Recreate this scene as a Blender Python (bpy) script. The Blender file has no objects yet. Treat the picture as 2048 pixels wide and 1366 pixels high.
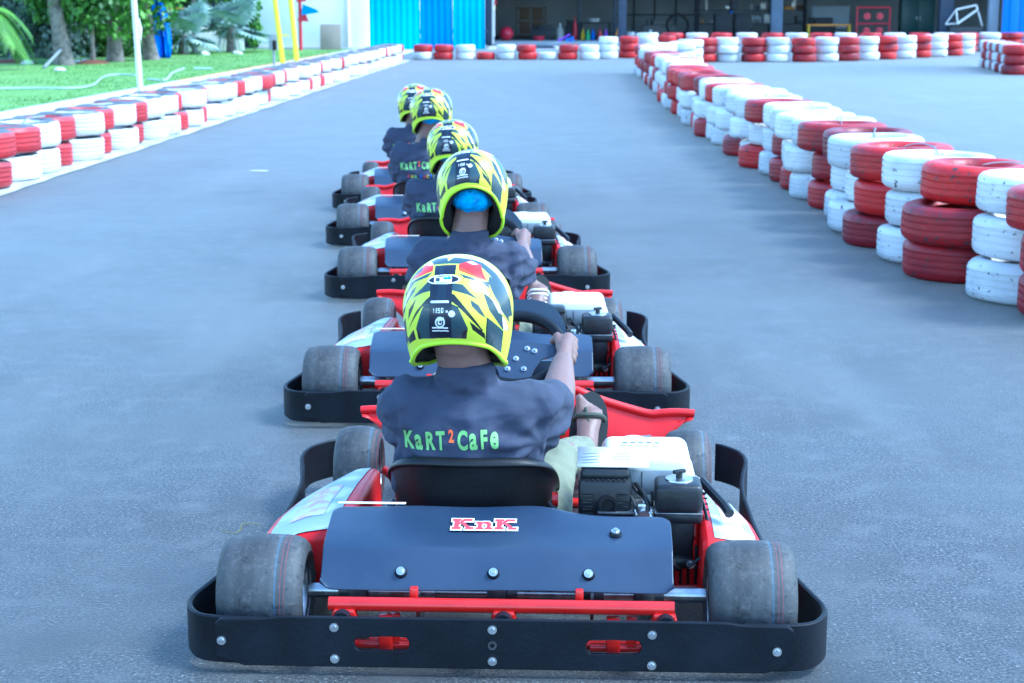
import bpy, bmesh, math, random
import numpy as np
from mathutils import Vector, Matrix, noise
from mathutils.bvhtree import BVHTree
R = math.radians
random.seed(7)
scene = bpy.context.scene
COL = scene.collection

# ------------------------------------------------------------------ camera, world, sun, exposure
cam_d = bpy.data.cameras.new('camera'); cam = bpy.data.objects.new('camera', cam_d); COL.objects.link(cam)
FPX, CH, HORIZON = 3300.0, 1.43, 12.0
PITCH = math.atan((683 - HORIZON) / FPX)
cam.location = (0, 0, CH); cam.rotation_euler = (math.pi/2 - PITCH, 0, 0)
cam_d.sensor_width = 36; cam_d.lens = FPX / 2048 * 36
cam_d.clip_start = .1; cam_d.clip_end = 1000
cam_d.dof.use_dof = True; cam_d.dof.focus_distance = 3.9; cam_d.dof.aperture_fstop = 8.5
scene.camera = cam
w = bpy.data.worlds.new('World'); scene.world = w; w.use_nodes = True
nt = w.node_tree; sky = nt.nodes.new('ShaderNodeTexSky'); sky.sky_type = 'NISHITA'; sky.sun_disc = False
SUN_EL, SUN_AZ = R(52), R(98)          # azimuth clockwise from +Y
sky.sun_elevation = SUN_EL; sky.sun_rotation = SUN_AZ
sky.air_density = 1.0; sky.dust_density = .6; sky.ozone_density = 1.0
nt.links.new(sky.outputs[0], nt.nodes['Background'].inputs[0]); nt.nodes['Background'].inputs[1].default_value = .15
sl = bpy.data.lights.new('sun', 'SUN'); sun = bpy.data.objects.new('sun', sl); COL.objects.link(sun)
sl.energy = 1.5; sl.angle = R(18); sl.color = (1, .96, .9)
sd = Vector((math.sin(SUN_AZ)*math.cos(SUN_EL), math.cos(SUN_AZ)*math.cos(SUN_EL), math.sin(SUN_EL)))
sun.rotation_euler = sd.to_track_quat('Z', 'Y').to_euler()
scene.view_settings.view_transform = 'Standard'; scene.view_settings.look = 'None'
scene.view_settings.exposure = 2.02; scene.view_settings.use_white_balance = True; scene.view_settings.white_balance_temperature = 5000; scene.view_settings.white_balance_tint = -4; scene.view_settings.gamma = 1
scene.render.engine = 'CYCLES'
scene.cycles.max_bounces = 6; scene.cycles.diffuse_bounces = 3; scene.cycles.glossy_bounces = 3
scene.cycles.use_denoising = True

# ------------------------------------------------------------------ materials
def mat(name, col, rough=.6, metal=0, var=.12, scale=20, bump=0, bscale=60, coat=0, col2=None, mix=None, spec=.5, det=4):
    """plain principled paint whose colour wanders with object-space noise; col2 / mix adds a second tone"""
    m = bpy.data.materials.new(name); m.use_nodes = True; n = m.node_tree.nodes; l = m.node_tree.links
    b = n['Principled BSDF']; b.inputs['Roughness'].default_value = rough; b.inputs['Metallic'].default_value = metal
    b.inputs['Specular IOR Level'].default_value = spec
    if coat: b.inputs['Coat Weight'].default_value = coat; b.inputs['Coat Roughness'].default_value = .08
    tc = n.new('ShaderNodeTexCoord'); no = n.new('ShaderNodeTexNoise'); no.inputs['Scale'].default_value = scale
    no.inputs['Detail'].default_value = det; l.new(tc.outputs['Object'], no.inputs['Vector'])
    cr = n.new('ShaderNodeValToRGB'); l.new(no.outputs['Fac'], cr.inputs['Fac'])
    c1 = [max(0, c*(1-var)) for c in col]; c2 = [min(1, c*(1+var)) for c in col]
    if col2: c1 = col2; c2 = col
    e = cr.color_ramp.elements; e[0].color = (*c1, 1); e[1].color = (*c2, 1)
    lo, hi = mix or (.3, .7); e[0].position = lo; e[1].position = hi
    l.new(cr.outputs['Color'], b.inputs['Base Color'])
    mr = n.new('ShaderNodeMapRange'); mr.inputs['To Min'].default_value = max(0, rough-.1); mr.inputs['To Max'].default_value = min(1, rough+.12)
    l.new(no.outputs['Fac'], mr.inputs['Value']); l.new(mr.outputs[0], b.inputs['Roughness'])
    if bump:
        n2 = n.new('ShaderNodeTexNoise'); n2.inputs['Scale'].default_value = bscale; n2.inputs['Detail'].default_value = 6
        l.new(tc.outputs['Object'], n2.inputs['Vector']); bp = n.new('ShaderNodeBump'); bp.inputs['Strength'].default_value = bump
        bp.inputs['Distance'].default_value = .01; l.new(n2.outputs['Fac'], bp.inputs['Height']); l.new(bp.outputs[0], b.inputs['Normal'])
    return m
M = {}
def mm(k, *a, **kw): M[k] = mat(k, *a, **kw); return M[k]
mm('black_plastic', (.006,.008,.013), .48, var=.4, scale=7, bump=.10, bscale=120, spec=.2, det=8)
mm('deck_plastic', (.012,.026,.060), .34, scale=5, col2=(.026,.042,.078), mix=(.35,.68), det=10, bump=.06, bscale=30, spec=.6)
mm('seat_plastic', (.005,.006,.008), .42, spec=.4, var=.3, scale=8, bump=.08, bscale=90)
mm('red_plastic', (.64,.006,.010), .42, var=.15, scale=7, coat=.08, spec=.4, bump=.04, bscale=40)
mm('red_paint', (.52,.010,.008), .30, var=.15, scale=10, coat=.3)
mm('steel', (.45,.46,.48), .3, metal=1, var=.2, scale=40)
mm('dark_steel', (.09,.09,.1), .42, metal=.8, var=.35, scale=30)
mm('zinc', (.62,.63,.65), .28, metal=1, var=.1)
mm('engine_grey', (.14,.15,.16), .5, metal=.5, var=.3, scale=30, bump=.2)
mm('engine_black', (.007,.009,.013), .42, var=.3, scale=14, bump=.1, bscale=70)
mm('tank_white', (.66,.67,.66), .3, var=.05, scale=8, coat=.2)
mm('sticker', (.30,.38,.47), .35, scale=9, col2=(.62,.64,.67), mix=(.44,.56), det=1)
mm('sticker_red', (.66,.36,.40), .4, scale=34, col2=(.70,.68,.71), mix=(.40,.6), det=2)
mm('white_print', (.82,.82,.82), .5, var=.03)
mm('red_print', (.66,.05,.07), .5, var=.05)
mm('green_print', (.26,.52,.16), .7, var=.08)
mm('orange_print', (.85,.13,.03), .7, var=.05)
mm('blue_print', (.03,.15,.7), .7); mm('yellow_print', (.8,.55,.03), .7)
mm('shirt', (.038,.045,.082), .85, var=.18, scale=6, bump=.55, bscale=16)
mm('trousers', (.20,.215,.15), .9, var=.12, scale=8, bump=.5, bscale=18)
mm('skin', (.20,.118,.10), .5, var=.08, scale=10, bump=.1, bscale=90)
mm('pale_skin', (.30,.17,.14), .5, var=.15, scale=25, bump=.1, bscale=90)
mm('sandal', (.018,.022,.024), .7); mm('sandal_strap', (.05,.06,.045), .7); mm('nail', (.5,.38,.33), .4)
mm('hair_net', (.05,.33,.75), .55, var=.35, scale=30, bump=.9, bscale=28)
mm('liner', (.008,.008,.009), .9); mm('neon_trim', (.55,.85,.02), .4, var=.03)
mm('visor_dark', (.01,.01,.012), .1, var=.02)
mm('wall_white', (.88,.86,.82), .8, var=.05, scale=.6, bump=.2, bscale=8)
mm('wall_pink', (.86,.78,.78), .8, var=.06, scale=.6)
mm('edge_white', (.52,.53,.52), .85, scale=2.5, col2=(.30,.31,.31), mix=(.35,.6), bump=.3)
mm('kerb_white', (.60,.60,.58), .8, var=.12, scale=3, bump=.3)
mm('concrete', (.42,.43,.43), .85, var=.15, scale=2, bump=.3)
mm('orange_strip', (.7,.3,.15), .8)
mm('yellow_paint', (.78,.68,.02), .4, var=.08)
mm('sheet_cyan', (.02,.44,.80), .4, var=.12, scale=.8); mm('sheet_blue', (.01,.24,.66), .4, var=.12, scale=.8)
mm('navy_paint', (.03,.045,.08), .5, var=.2, scale=3); mm('column_grey', (.07,.10,.15), .5, var=.2, scale=2)
mm('shop_wall', (.38,.44,.52), .8, var=.15, scale=.7); mm('shop_floor', (.40,.41,.42), .7, var=.2, scale=1)
mm('dark_thing', (.02,.024,.03), .6, var=.4, scale=3); mm('cardboard', (.10,.065,.04), .8, var=.2)
mm('ball_red', (.55,.02,.05), .4); mm('toy_purple', (.25,.06,.6), .5); mm('toy_green', (.1,.5,.15), .5); mm('toy_orange', (.7,.3,.05), .5)
mm('tarp_blue', (.01,.12,.70), .4, var=.25, scale=2, bump=.8, bscale=2); mm('cabinet_green', (.01,.05,.05), .4)
mm('bark', (.23,.20,.175), .9, scale=9, col2=(.10,.085,.07), mix=(.35,.6), bump=1, bscale=25)
mm('soil', (.14,.05,.03), .95, var=.3, scale=12); mm('hose', (.45,.55,.52), .5); mm('stone', (.6,.62,.6), .8)
mm('board_brown', (.30,.25,.21), .7, var=.12, scale=2); mm('box_grey', (.25,.28,.31), .5)
mm('leaf', (.085,.20,.022), .5, scale=1.3, col2=(.030,.085,.018), mix=(.35,.65))
mm('leaf_light', (.16,.36,.03), .5, scale=1.5, col2=(.06,.17,.02), mix=(.35,.65))
mm('leaf_blue', (.14,.21,.18), .55, scale=1.5, col2=(.04,.08,.06), mix=(.35,.65))
mm('fan_leaf', (.42,.55,.52), .5, scale=2, col2=(.22,.33,.32), mix=(.35,.65)); mm('wire', (.35,.36,.38), .35, metal=.8)
mm('twig_dry', (.22,.20,.06), .8); mm('green_paint', (.02,.35,.10), .4)

def asphalt():
    m = bpy.data.materials.new('asphalt'); m.use_nodes = True; n = m.node_tree.nodes; l = m.node_tree.links; b = n['Principled BSDF']
    tc = n.new('ShaderNodeTexCoord')
    def no(scale, det=4, vec=None):
        x = n.new('ShaderNodeTexNoise'); x.inputs['Scale'].default_value = scale; x.inputs['Detail'].default_value = det
        l.new(vec or tc.outputs['Object'], x.inputs['Vector']); return x.outputs['Fac']
    def mx(a, bb, fac, mode='MIX'):
        x = n.new('ShaderNodeMix'); x.data_type = 'RGBA'; x.blend_type = mode
        for i, v in ((0, fac), (6, a), (7, bb)):
            if hasattr(v, 'is_output'): l.new(v, x.inputs[i])
            else: x.inputs[i].default_value = v if i == 0 else (*v, 1)
        return x.outputs[2]
    def ramp(v, p0, p1):
        r = n.new('ShaderNodeMapRange'); r.inputs['From Min'].default_value = p0; r.inputs['From Max'].default_value = p1
        l.new(v, r.inputs['Value']); return r.outputs[0]
    vor = n.new('ShaderNodeTexVoronoi'); vor.inputs['Scale'].default_value = 95; l.new(tc.outputs['Object'], vor.inputs['Vector'])
    sp = ramp(no(120, 4), .40, .64)
    b.inputs['Sheen Weight'].default_value = .40; b.inputs['Sheen Roughness'].default_value = .25; b.inputs['Specular IOR Level'].default_value = .8
    c = mx((.004,.005,.007), (.066,.069,.074), sp)
    c = mx(c, (.19,.195,.20), ramp(no(115, 2), .61, .69))
    c = mx(c, (.006,.007,.009), ramp(no(60, 3), .42, .34))
    c = mx(c, (.075,.077,.08), ramp(no(9, 8), .50, .78))
    c = mx(c, (.018,.019,.022), ramp(no(2.3, 7), .46, .30))
    c = mx(c, (.058,.060,.062), ramp(no(.7, 5), .42, .75))
    # long dusty streaks in the driving direction
    mp = n.new('ShaderNodeMapping'); mp.inputs['Scale'].default_value = (1.6, .22, 1); l.new(tc.outputs['Object'], mp.inputs['Vector'])
    c = mx(c, (.085,.086,.086), ramp(no(1.1, 6, mp.outputs[0]), .55, .85))
    c = mx(c, (.022,.024,.028), ramp(no(.55, 4, mp.outputs[0]), .42, .22))
    l.new(c, b.inputs['Base Color'])
    rr = n.new('ShaderNodeMapRange'); rr.inputs['To Min'].default_value = .5; rr.inputs['To Max'].default_value = .75; l.new(no(2.5), rr.inputs['Value']); l.new(rr.outputs[0], b.inputs['Roughness'])
    bp = n.new('ShaderNodeBump'); bp.inputs['Strength'].default_value = .42; bp.inputs['Distance'].default_value = .005
    ad = n.new('ShaderNodeMath'); ad.operation = 'ADD'; ad.inputs[0].default_value = 0; l.new(no(140, 4), ad.inputs[1])
    l.new(ad.outputs[0], bp.inputs['Height']); l.new(bp.outputs[0], b.inputs['Normal']); return m
M['asphalt'] = asphalt()

def grass_mat():
    m = mat('lawn_grass', (.12,.25,.045), .8, scale=2.2, col2=(.17,.32,.08), mix=(.35,.65), bump=.5, bscale=60, det=10); return m
M['lawn'] = grass_mat()

def tyre_paint(name, col, dark, wear=.30, sidewall=False):
    """paint over black rubber, worn through in patches; per-object random tone"""
    m = bpy.data.materials.new(name); m.use_nodes = True; n = m.node_tree.nodes; l = m.node_tree.links; b = n['Principled BSDF']
    tc = n.new('ShaderNodeTexCoord'); oi = n.new('ShaderNodeObjectInfo')
    va = n.new('ShaderNodeVectorMath'); va.operation = 'ADD'; sc = n.new('ShaderNodeVectorMath'); sc.operation = 'SCALE'; sc.inputs[0].default_value = (37, 91, 53)
    l.new(oi.outputs['Random'], sc.inputs['Scale']); l.new(tc.outputs['Object'], va.inputs[0]); l.new(sc.outputs[0], va.inputs[1])
    def no(s, d=4):
        x = n.new('ShaderNodeTexNoise'); x.inputs['Scale'].default_value = s; x.inputs['Detail'].default_value = d; l.new(va.outputs[0], x.inputs['Vector']); return x.outputs['Fac']
    def rng(v, a, bb):
        r = n.new('ShaderNodeMapRange'); r.inputs['From Min'].default_value = a; r.inputs['From Max'].default_value = bb; l.new(v, r.inputs['Value']); return r.outputs[0]
    def mx(a, bb, f):
        x = n.new('ShaderNodeMix'); x.data_type = 'RGBA'
        for i, v in ((0, f), (6, a), (7, bb)):
            if hasattr(v, 'is_output'): l.new(v, x.inputs[i])
            else: x.inputs[i].default_value = v if i == 0 else (*v, 1)
        return x.outputs[2]
    c = mx(col, dark, rng(no(3, 5), .48, .75))
    tone = mx(c, dark, rng(oi.outputs['Random'], .25, 1.2)); c = tone
    c = mx(c, (.045,.045,.05), rng(no(26, 6), 1-wear-.02, 1-wear+.04))
    if sidewall:   # only the tread was painted, the sidewall is bare dusty rubber
        sx = n.new('ShaderNodeSeparateXYZ'); l.new(tc.outputs['Object'], sx.inputs[0]); ab = n.new('ShaderNodeMath'); ab.operation = 'ABSOLUTE'; l.new(sx.outputs[2], ab.inputs[0])
        ad = n.new('ShaderNodeMath'); ad.operation = 'MULTIPLY_ADD'; ad.inputs[1].default_value = .03; l.new(no(9, 3), ad.inputs[0]); l.new(ab.outputs[0], ad.inputs[2])
        c = mx(c, (.10,.105,.115), rng(ad.outputs[0], .1, .108))
    l.new(c, b.inputs['Base Color']); b.inputs['Roughness'].default_value = .45
    bp = n.new('ShaderNodeBump'); bp.inputs['Strength'].default_value = .35; bp.inputs['Distance'].default_value = .008; l.new(no(40, 5), bp.inputs['Height']); l.new(bp.outputs[0], b.inputs['Normal'])
    return m
M['tw'] = tyre_paint('white_tyre_paint', (.78,.78,.78), (.50,.52,.54), .34)
M['tr'] = tyre_paint('red_tyre_paint', (.52,.012,.014), (.13,.012,.024), .36)
M['tws'] = tyre_paint('white_tread_paint', (.78,.78,.78), (.58,.59,.60), .30, True)
M['trs'] = tyre_paint('red_tread_paint', (.55,.03,.04), (.34,.03,.04), .26, True)

def kart_rubber():
    m = mat('kart_tyre_rubber', (.036,.038,.042), .62, var=.3, scale=5, bump=.25, bscale=50)
    n = m.node_tree.nodes; l = m.node_tree.links; b = n['Principled BSDF']
    tc = n.new('ShaderNodeTexCoord'); sx = n.new('ShaderNodeSeparateXYZ'); l.new(tc.outputs['Object'], sx.inputs[0])
    cur = b.inputs['Base Color'].links[0].from_socket
    # dusty tread, brighter in scuffed bands round the tyre
    mp = n.new('ShaderNodeMapping'); mp.inputs['Scale'].default_value = (42, 2.0, 2.0); l.new(tc.outputs['Object'], mp.inputs['Vector'])
    no = n.new('ShaderNodeTexNoise'); no.inputs['Scale'].default_value = 1; no.inputs['Detail'].default_value = 6; l.new(mp.outputs[0], no.inputs['Vector'])
    rg = n.new('ShaderNodeMapRange'); rg.inputs['From Min'].default_value = .42; rg.inputs['From Max'].default_value = 1.0; l.new(no.outputs['Fac'], rg.inputs['Value'])
    x = n.new('ShaderNodeMix'); x.data_type = 'RGBA'; l.new(rg.outputs[0], x.inputs[0]); l.new(cur, x.inputs[6]); x.inputs[7].default_value = (.095,.10,.105,1); cur = x.outputs[2]
    for sc_, lo_, hi_, cc in ((70, .54, .9, (.12,.12,.125,1)), (60, .40, .30, (.015,.016,.018,1))):
        n3 = n.new('ShaderNodeTexNoise'); n3.inputs['Scale'].default_value = sc_; n3.inputs['Detail'].default_value = 8; l.new(tc.outputs['Object'], n3.inputs['Vector'])
        r3 = n.new('ShaderNodeMapRange'); r3.inputs['From Min'].default_value = lo_; r3.inputs['From Max'].default_value = hi_; l.new(n3.outputs['Fac'], r3.inputs['Value'])
        x = n.new('ShaderNodeMix'); x.data_type = 'RGBA'; l.new(r3.outputs[0], x.inputs[0]); l.new(cur, x.inputs[6]); x.inputs[7].default_value = cc; cur = x.outputs[2]
    for x0, wd, col in ((.040,.0016,(.03,.25,.5,1)), (.052,.0011,(.5,.03,.06,1)), (.061,.0011,(.5,.03,.06,1))):
        s = n.new('ShaderNodeMath'); s.operation = 'COMPARE'; s.inputs[1].default_value = x0; s.inputs[2].default_value = wd; l.new(sx.outputs[0], s.inputs[0])
        k = n.new('ShaderNodeMath'); k.operation = 'MULTIPLY'; k.inputs[1].default_value = .2; l.new(s.outputs[0], k.inputs[0])
        x = n.new('ShaderNodeMix'); x.data_type = 'RGBA'; l.new(k.outputs[0], x.inputs[0]); l.new(cur, x.inputs[6]); x.inputs[7].default_value = col; cur = x.outputs[2]
    l.new(cur, b.inputs['Base Color']); return m
M['krub'] = kart_rubber()

def helmet_mat():
    m = bpy.data.materials.new('helmet_graphics'); m.use_nodes = True; n = m.node_tree.nodes; l = m.node_tree.links; b = n['Principled BSDF']
    a = n.new('ShaderNodeAttribute'); a.attribute_name = 'art'; l.new(a.outputs['Color'], b.inputs['Base Color'])
    b.inputs['Roughness'].default_value = .30; b.inputs['Coat Weight'].default_value = .18; b.inputs['Coat Roughness'].default_value = .10; return m
M['helmet'] = helmet_mat()

# ------------------------------------------------------------------ object helpers
def link(o, parent=None):
    COL.objects.link(o)
    if parent is not None: o.parent = parent
    return o
def empty(name, label, cat, loc=(0,0,0), rz=0, group=None):
    o = bpy.data.objects.new(name, None); o.empty_display_size = .1; COL.objects.link(o)
    o.location = loc; o.rotation_euler = (0, 0, rz); o['label'] = label; o['category'] = cat
    if group: o['group'] = group
    return o
def tag(o, label, cat, group=None):
    o['label'] = label; o['category'] = cat
    if group: o['group'] = group
    return o
def struct(o, kind='structure'): o['kind'] = kind; return o
class B:
    """collects shapes into one mesh"""
    def __init__(s): s.bm = bmesh.new()
    def _mx(s, vs, loc, rot): bmesh.ops.transform(s.bm, matrix=Matrix.Translation(loc) @ (rot if isinstance(rot, Matrix) else Matrix.Rotation(0, 4, 'X') if rot is None else (Matrix.Rotation(rot[2],4,'Z') @ Matrix.Rotation(rot[1],4,'Y') @ Matrix.Rotation(rot[0],4,'X'))), verts=vs)
    def box(s, c, d, bev=0, rot=None, seg=2, taper=None):
        r = bmesh.ops.create_cube(s.bm, size=1); vs = r['verts']
        bmesh.ops.scale(s.bm, vec=d, verts=vs)
        if taper:
            for v in vs:
                if v.co.z > 0: v.co.x *= taper[0]; v.co.y *= taper[1]
        if bev:
            es = list({e for v in vs for e in v.link_edges}); rr = bmesh.ops.bevel(s.bm, geom=es, offset=bev, segments=seg, affect='EDGES', profile=.5)
            vs = list({v for f in rr['faces'] for v in f.verts} | {v for v in vs if v.is_valid})
            fs = rr['faces']; seen = set(vs); st = list(vs)
            while st:
                v = st.pop()
                for e in v.link_edges:
                    q = e.other_vert(v)
                    if q not in seen: seen.add(q); st.append(q)
            vs = list(seen)
        s._mx(vs, c, rot); return s
    def cyl(s, p0, p1, r0, r1=None, n=16, cap=True):
        r1 = r0 if r1 is None else r1; p0 = Vector(p0); p1 = Vector(p1); d = p1 - p0
        q = d.to_track_quat('Z', 'Y').to_matrix().to_4x4()
        r = bmesh.ops.create_cone(s.bm, cap_ends=cap, segments=n, radius1=r0, radius2=r1, depth=d.length)
        bmesh.ops.transform(s.bm, matrix=Matrix.Translation((p0+p1)/2) @ q, verts=r['verts']); return s
    def sph(s, c, r, n=16, sc=(1,1,1)):
        q = bmesh.ops.create_uvsphere(s.bm, u_segments=n, v_segments=n//2, radius=r); bmesh.ops.scale(s.bm, vec=sc, verts=q['verts']); bmesh.ops.translate(s.bm, vec=c, verts=q['verts']); return s
    def tube(s, pts, r, n=8, closed=False):
        pts = [Vector(p) for p in pts]; N = len(pts); rings = []
        up = Vector((0,0,1)); prev = None
        for i, p in enumerate(pts):
            if closed: t = pts[(i+1)%N] - pts[i-1]
            else: t = pts[min(i+1,N-1)] - pts[max(i-1,0)]
            t.normalize()
            if prev is None: a = t.cross(up if abs(t.z) < .95 else Vector((1,0,0))).normalized()
            else: a = (prev - t*prev.dot(t)).normalized()
            prev = a; b = t.cross(a); rr = r[i] if isinstance(r, (list, tuple)) else r
            rings.append([s.bm.verts.new(p + a*math.cos(k/n*2*math.pi)*rr + b*math.sin(k/n*2*math.pi)*rr) for k in range(n)])
        for i in range(N if closed else N-1):
            A, C = rings[i], rings[(i+1)%N]
            for k in range(n): s.bm.faces.new((A[k], A[(k+1)%n], C[(k+1)%n], C[k]))
        if not closed: s.bm.faces.new(rings[0][::-1]); s.bm.faces.new(rings[-1])
        return s
    def loft(s, rings, closed=True, cap=True):
        V = [[s.bm.verts.new(p) for p in r] for r in rings]
        for a, c in zip(V, V[1:]):
            n = len(a)
            for k in range(n if closed else n-1): s.bm.faces.new((a[k], a[(k+1)%n], c[(k+1)%n], c[k]))
        if cap and closed: s.bm.faces.new(V[0][::-1]); s.bm.faces.new(V[-1])
        return s
    def lathe(s, prof, axis='X', n=32, c=(0,0,0), closed=True):
        """prof: (a, r) pairs, a along the axis"""
        V = []
        for k in range(n):
            t = k/n*2*math.pi; ring = []
            for a, r in prof:
                p = (a, r*math.cos(t), r*math.sin(t)) if axis == 'X' else (r*math.cos(t), r*math.sin(t), a) if axis == 'Z' else (r*math.sin(t), a, r*math.cos(t))
                ring.append(s.bm.verts.new(Vector(p)+Vector(c)))
            V.append(ring)
        m_ = len(prof)
        for k in range(n):
            a, b = V[k], V[(k+1)%n]
            for i in range(m_ if closed else m_-1): s.bm.faces.new((a[i], a[(i+1)%m_], b[(i+1)%m_], b[i]))
        return s
    def prism(s, poly, thick, mtx):
        """poly in xy, extruded thick in z, placed by mtx"""
        a = [s.bm.verts.new(mtx @ Vector((x, y, 0))) for x, y in poly]; b = [s.bm.verts.new(mtx @ Vector((x, y, thick))) for x, y in poly]; n = len(poly)
        s.bm.faces.new(a[::-1]); s.bm.faces.new(b)
        for k in range(n): s.bm.faces.new((a[k], a[(k+1)%n], b[(k+1)%n], b[k]))
        return s
    def ico(s, c, r, sub=1):
        q = bmesh.ops.create_icosphere(s.bm, subdivisions=sub, radius=r); bmesh.ops.translate(s.bm, vec=c, verts=q['verts']); return s
    def mesh(s, name, smooth=True, angle=40):
        bmesh.ops.recalc_face_normals(s.bm, faces=s.bm.faces)
        me = bpy.data.meshes.new(name); s.bm.to_mesh(me); s.bm.free()
        if smooth:
            me.polygons.foreach_set('use_smooth', [True]*len(me.polygons))
            try: me.set_sharp_from_angle(angle=R(angle))
            except Exception: pass
        return me
    def obj(s, name, material, parent=None, smooth=True, angle=40):
        me = s.mesh(name, smooth, angle)
        for mt in (material if isinstance(material, (list, tuple)) else [material]): me.materials.append(mt)
        return link(bpy.data.objects.new(name, me), parent)
def inst(name, me, parent=None, loc=(0,0,0), rot=(0,0,0), sc=(1,1,1)):
    o = bpy.data.objects.new(name, me); link(o, parent); o.location = loc; o.rotation_euler = rot; o.scale = sc; return o
def copy_tree(o, parent=None):
    c = o.copy(); COL.objects.link(c); c.parent = parent
    for ch in list(o.children): copy_tree(ch, c)
    return c
def text_verts(s, size=1, xs=1, bold=0.0):
    cu = bpy.data.curves.new('t', 'FONT'); cu.body = s; cu.size = size; cu.offset = bold; cu.resolution_u = 4
    o = bpy.data.objects.new('t', cu); COL.objects.link(o)
    dg = bpy.context.evaluated_depsgraph_get(); me = bpy.data.meshes.new_from_object(o.evaluated_get(dg))
    vs = [(v.co.x*xs, v.co.y) for v in me.vertices]; fs = [tuple(p.vertices) for p in me.polygons]
    bpy.data.objects.remove(o); bpy.data.curves.remove(cu); bpy.data.meshes.remove(me); return vs, fs
def catmull(pts, n=8, closed=False):
    P = [Vector(p) for p in pts]; out = []; N = len(P)
    rng = range(N) if closed else range(N-1)
    for i in rng:
        p0 = P[i-1] if (closed or i > 0) else P[0]; p1 = P[i]; p2 = P[(i+1)%N]; p3 = P[(i+2)%N] if closed else P[min(i+2, N-1)]
        for k in range(n):
            t = k/n; out.append(.5*((2*p1)+(-p0+p2)*t+(2*p0-5*p1+4*p2-p3)*t*t+(-p0+3*p1-3*p2+p3)*t**3))
    if not closed: out.append(P[-1])
    return out
def sheet(name, poly, z, material):
    me = bpy.data.meshes.new(name); me.from_pydata([(x, y, z) for x, y in poly], [], [list(range(len(poly)))]); me.materials.append(material)
    return link(bpy.data.objects.new(name, me))

# ------------------------------------------------------------------ ground
struct(sheet('ground', [(-400,-60),(400,-60),(400,600),(-400,600)], -.012, M['concrete']))
struct(sheet('asphalt_track', [(-30,-6),(30,-6),(30,62),(-30,62)], 0, M['asphalt']))
KX = lambda y: -6.38 + (y-20.8)*.05          # kerb line beside the lawn
TX = lambda y: -4.30 + (y-13.2)*.0385        # tyre line beside the lawn
struct(sheet('lawn_verge', [(TX(2)-.4,2),(TX(56)-.4,56),(KX(56),56),(KX(2),2)], .004, M['kerb_white']))
struct(sheet('painted_edge', [(TX(2)+.0,2),(TX(45),45),(TX(45)+.36,45)]+[(TX(y)+.40+.05*noise.noise(Vector((y*1.3,0,0)))+.03*noise.noise(Vector((y*5,2,0))), y) for y in [44-.4*i for i in range(105)]], .008, M['edge_white']))
# lawn with real relief and blades
def lawn():
    nx, ny = 90, 90; vs = []; fs = []
    for j in range(ny+1):
        y = 2 + (56-2)*j/ny
        for i in range(nx+1):
            t = i/nx; x = KX(y)-.12 - 26*t; vs.append((x, y, .06 + .035*noise.noise(Vector((x*.7, y*.5, 0)))*min(1, t*12)))
    for j in range(ny):
        for i in range(nx): a = j*(nx+1)+i; fs.append((a, a+1, a+nx+2, a+nx+1))
    me = bpy.data.meshes.new('lawn'); me.from_pydata(vs, [], fs); me.materials.append(M['lawn']); me.polygons.foreach_set('use_smooth', [True]*len(fs))
    struct(link(bpy.data.objects.new('lawn', me)))
    vs = []; fs = []; rnd = random.Random(3)
    for k in range(42000):
        y = 14 + 38*rnd.random(); x = KX(y)-.14 - 17*rnd.random()**1.3; h = rnd.uniform(.01,.04); a = rnd.random()*6.28; dx, dy = math.cos(a)*.012, math.sin(a)*.012
        lx, ly = rnd.uniform(-.03,.03), rnd.uniform(-.03,.03); b = len(vs)
        vs += [(x-dx,y-dy,.05),(x+dx,y+dy,.05),(x+lx,y+ly,.06+h)]; fs.append((b,b+1,b+2))
    me = bpy.data.meshes.new('grass'); me.from_pydata(vs, [], fs); me.materials.append(M['lawn'])
    struct(link(bpy.data.objects.new('grass', me)), 'stuff')
lawn()
b = B()
ys = [2+i*1.0 for i in range(55)]
for y0, y1 in zip(ys, ys[1:]):
    b.loft([[(KX(y)-.14,y,-.01),(KX(y)+.02,y,-.01),(KX(y)+.02,y,.11),(KX(y)-.14,y,.11)] for y in (y0+.006, y1-.006)])
struct(b.obj('kerb', M['kerb_white'], smooth=False))
struct(sheet('orange_border', [(KX(30)-.02,30),(KX(47)-.02,47),(KX(47)-.13,47),(KX(30)-.13,30)], .114, M['orange_strip']))
# white scuffs on the asphalt
struct(sheet('paint_mark', [(-2.33,14.55),(-2.16,14.53),(-2.15,14.62),(-2.3,14.66)], .004, M['edge_white']))

# ------------------------------------------------------------------ barrier tyres
def tyre_mesh(name, segs, grooves=True):
    ro, w2 = .31, .1; P = []
    P += [(-.062,.178),(-.088,.19),(-.100,.222),(-.099,.262),(-.090,.290),(-.076,.304)]
    if grooves:
        for g in (-.05,-.018,.018,.05): P += [(g-.006,.3095),(g-.0035,.3005),(g+.0035,.3005),(g+.006,.3095)]
    else: P += [(-.03,.31),(.03,.31)]
    P += [(.076,.304),(.090,.290),(.099,.262),(.100,.222),(.088,.19),(.062,.178),(.055,.185),(.075,.24),(.07,.285),(-.07,.285),(-.075,.24),(-.055,.185)]
    return B().lathe(P, 'Z', segs).mesh(name, angle=50)
T_NEARS = []
for q in range(5):
    me = tyre_mesh('tyre', 80)
    for v in me.vertices:
        d = noise.noise(Vector((v.co.x*4+q*9, v.co.y*4, v.co.z*3))); a_ = math.atan2(v.co.y, v.co.x); rr_ = math.hypot(v.co.x, v.co.y)
        k_ = 1 + .022*math.sin(2*a_+q*1.3) + .03*d; v.co.x *= k_; v.co.y *= k_; v.co.z += .012*noise.noise(Vector((v.co.x*3, v.co.y*3+q*5, 0)))
        if rr_ > .29 and abs(v.co.z) > .060: k2 = 1 - .010*(math.sin(a_*60) > .2); v.co.x *= k2; v.co.y *= k2
    T_NEARS.append(me)
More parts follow.
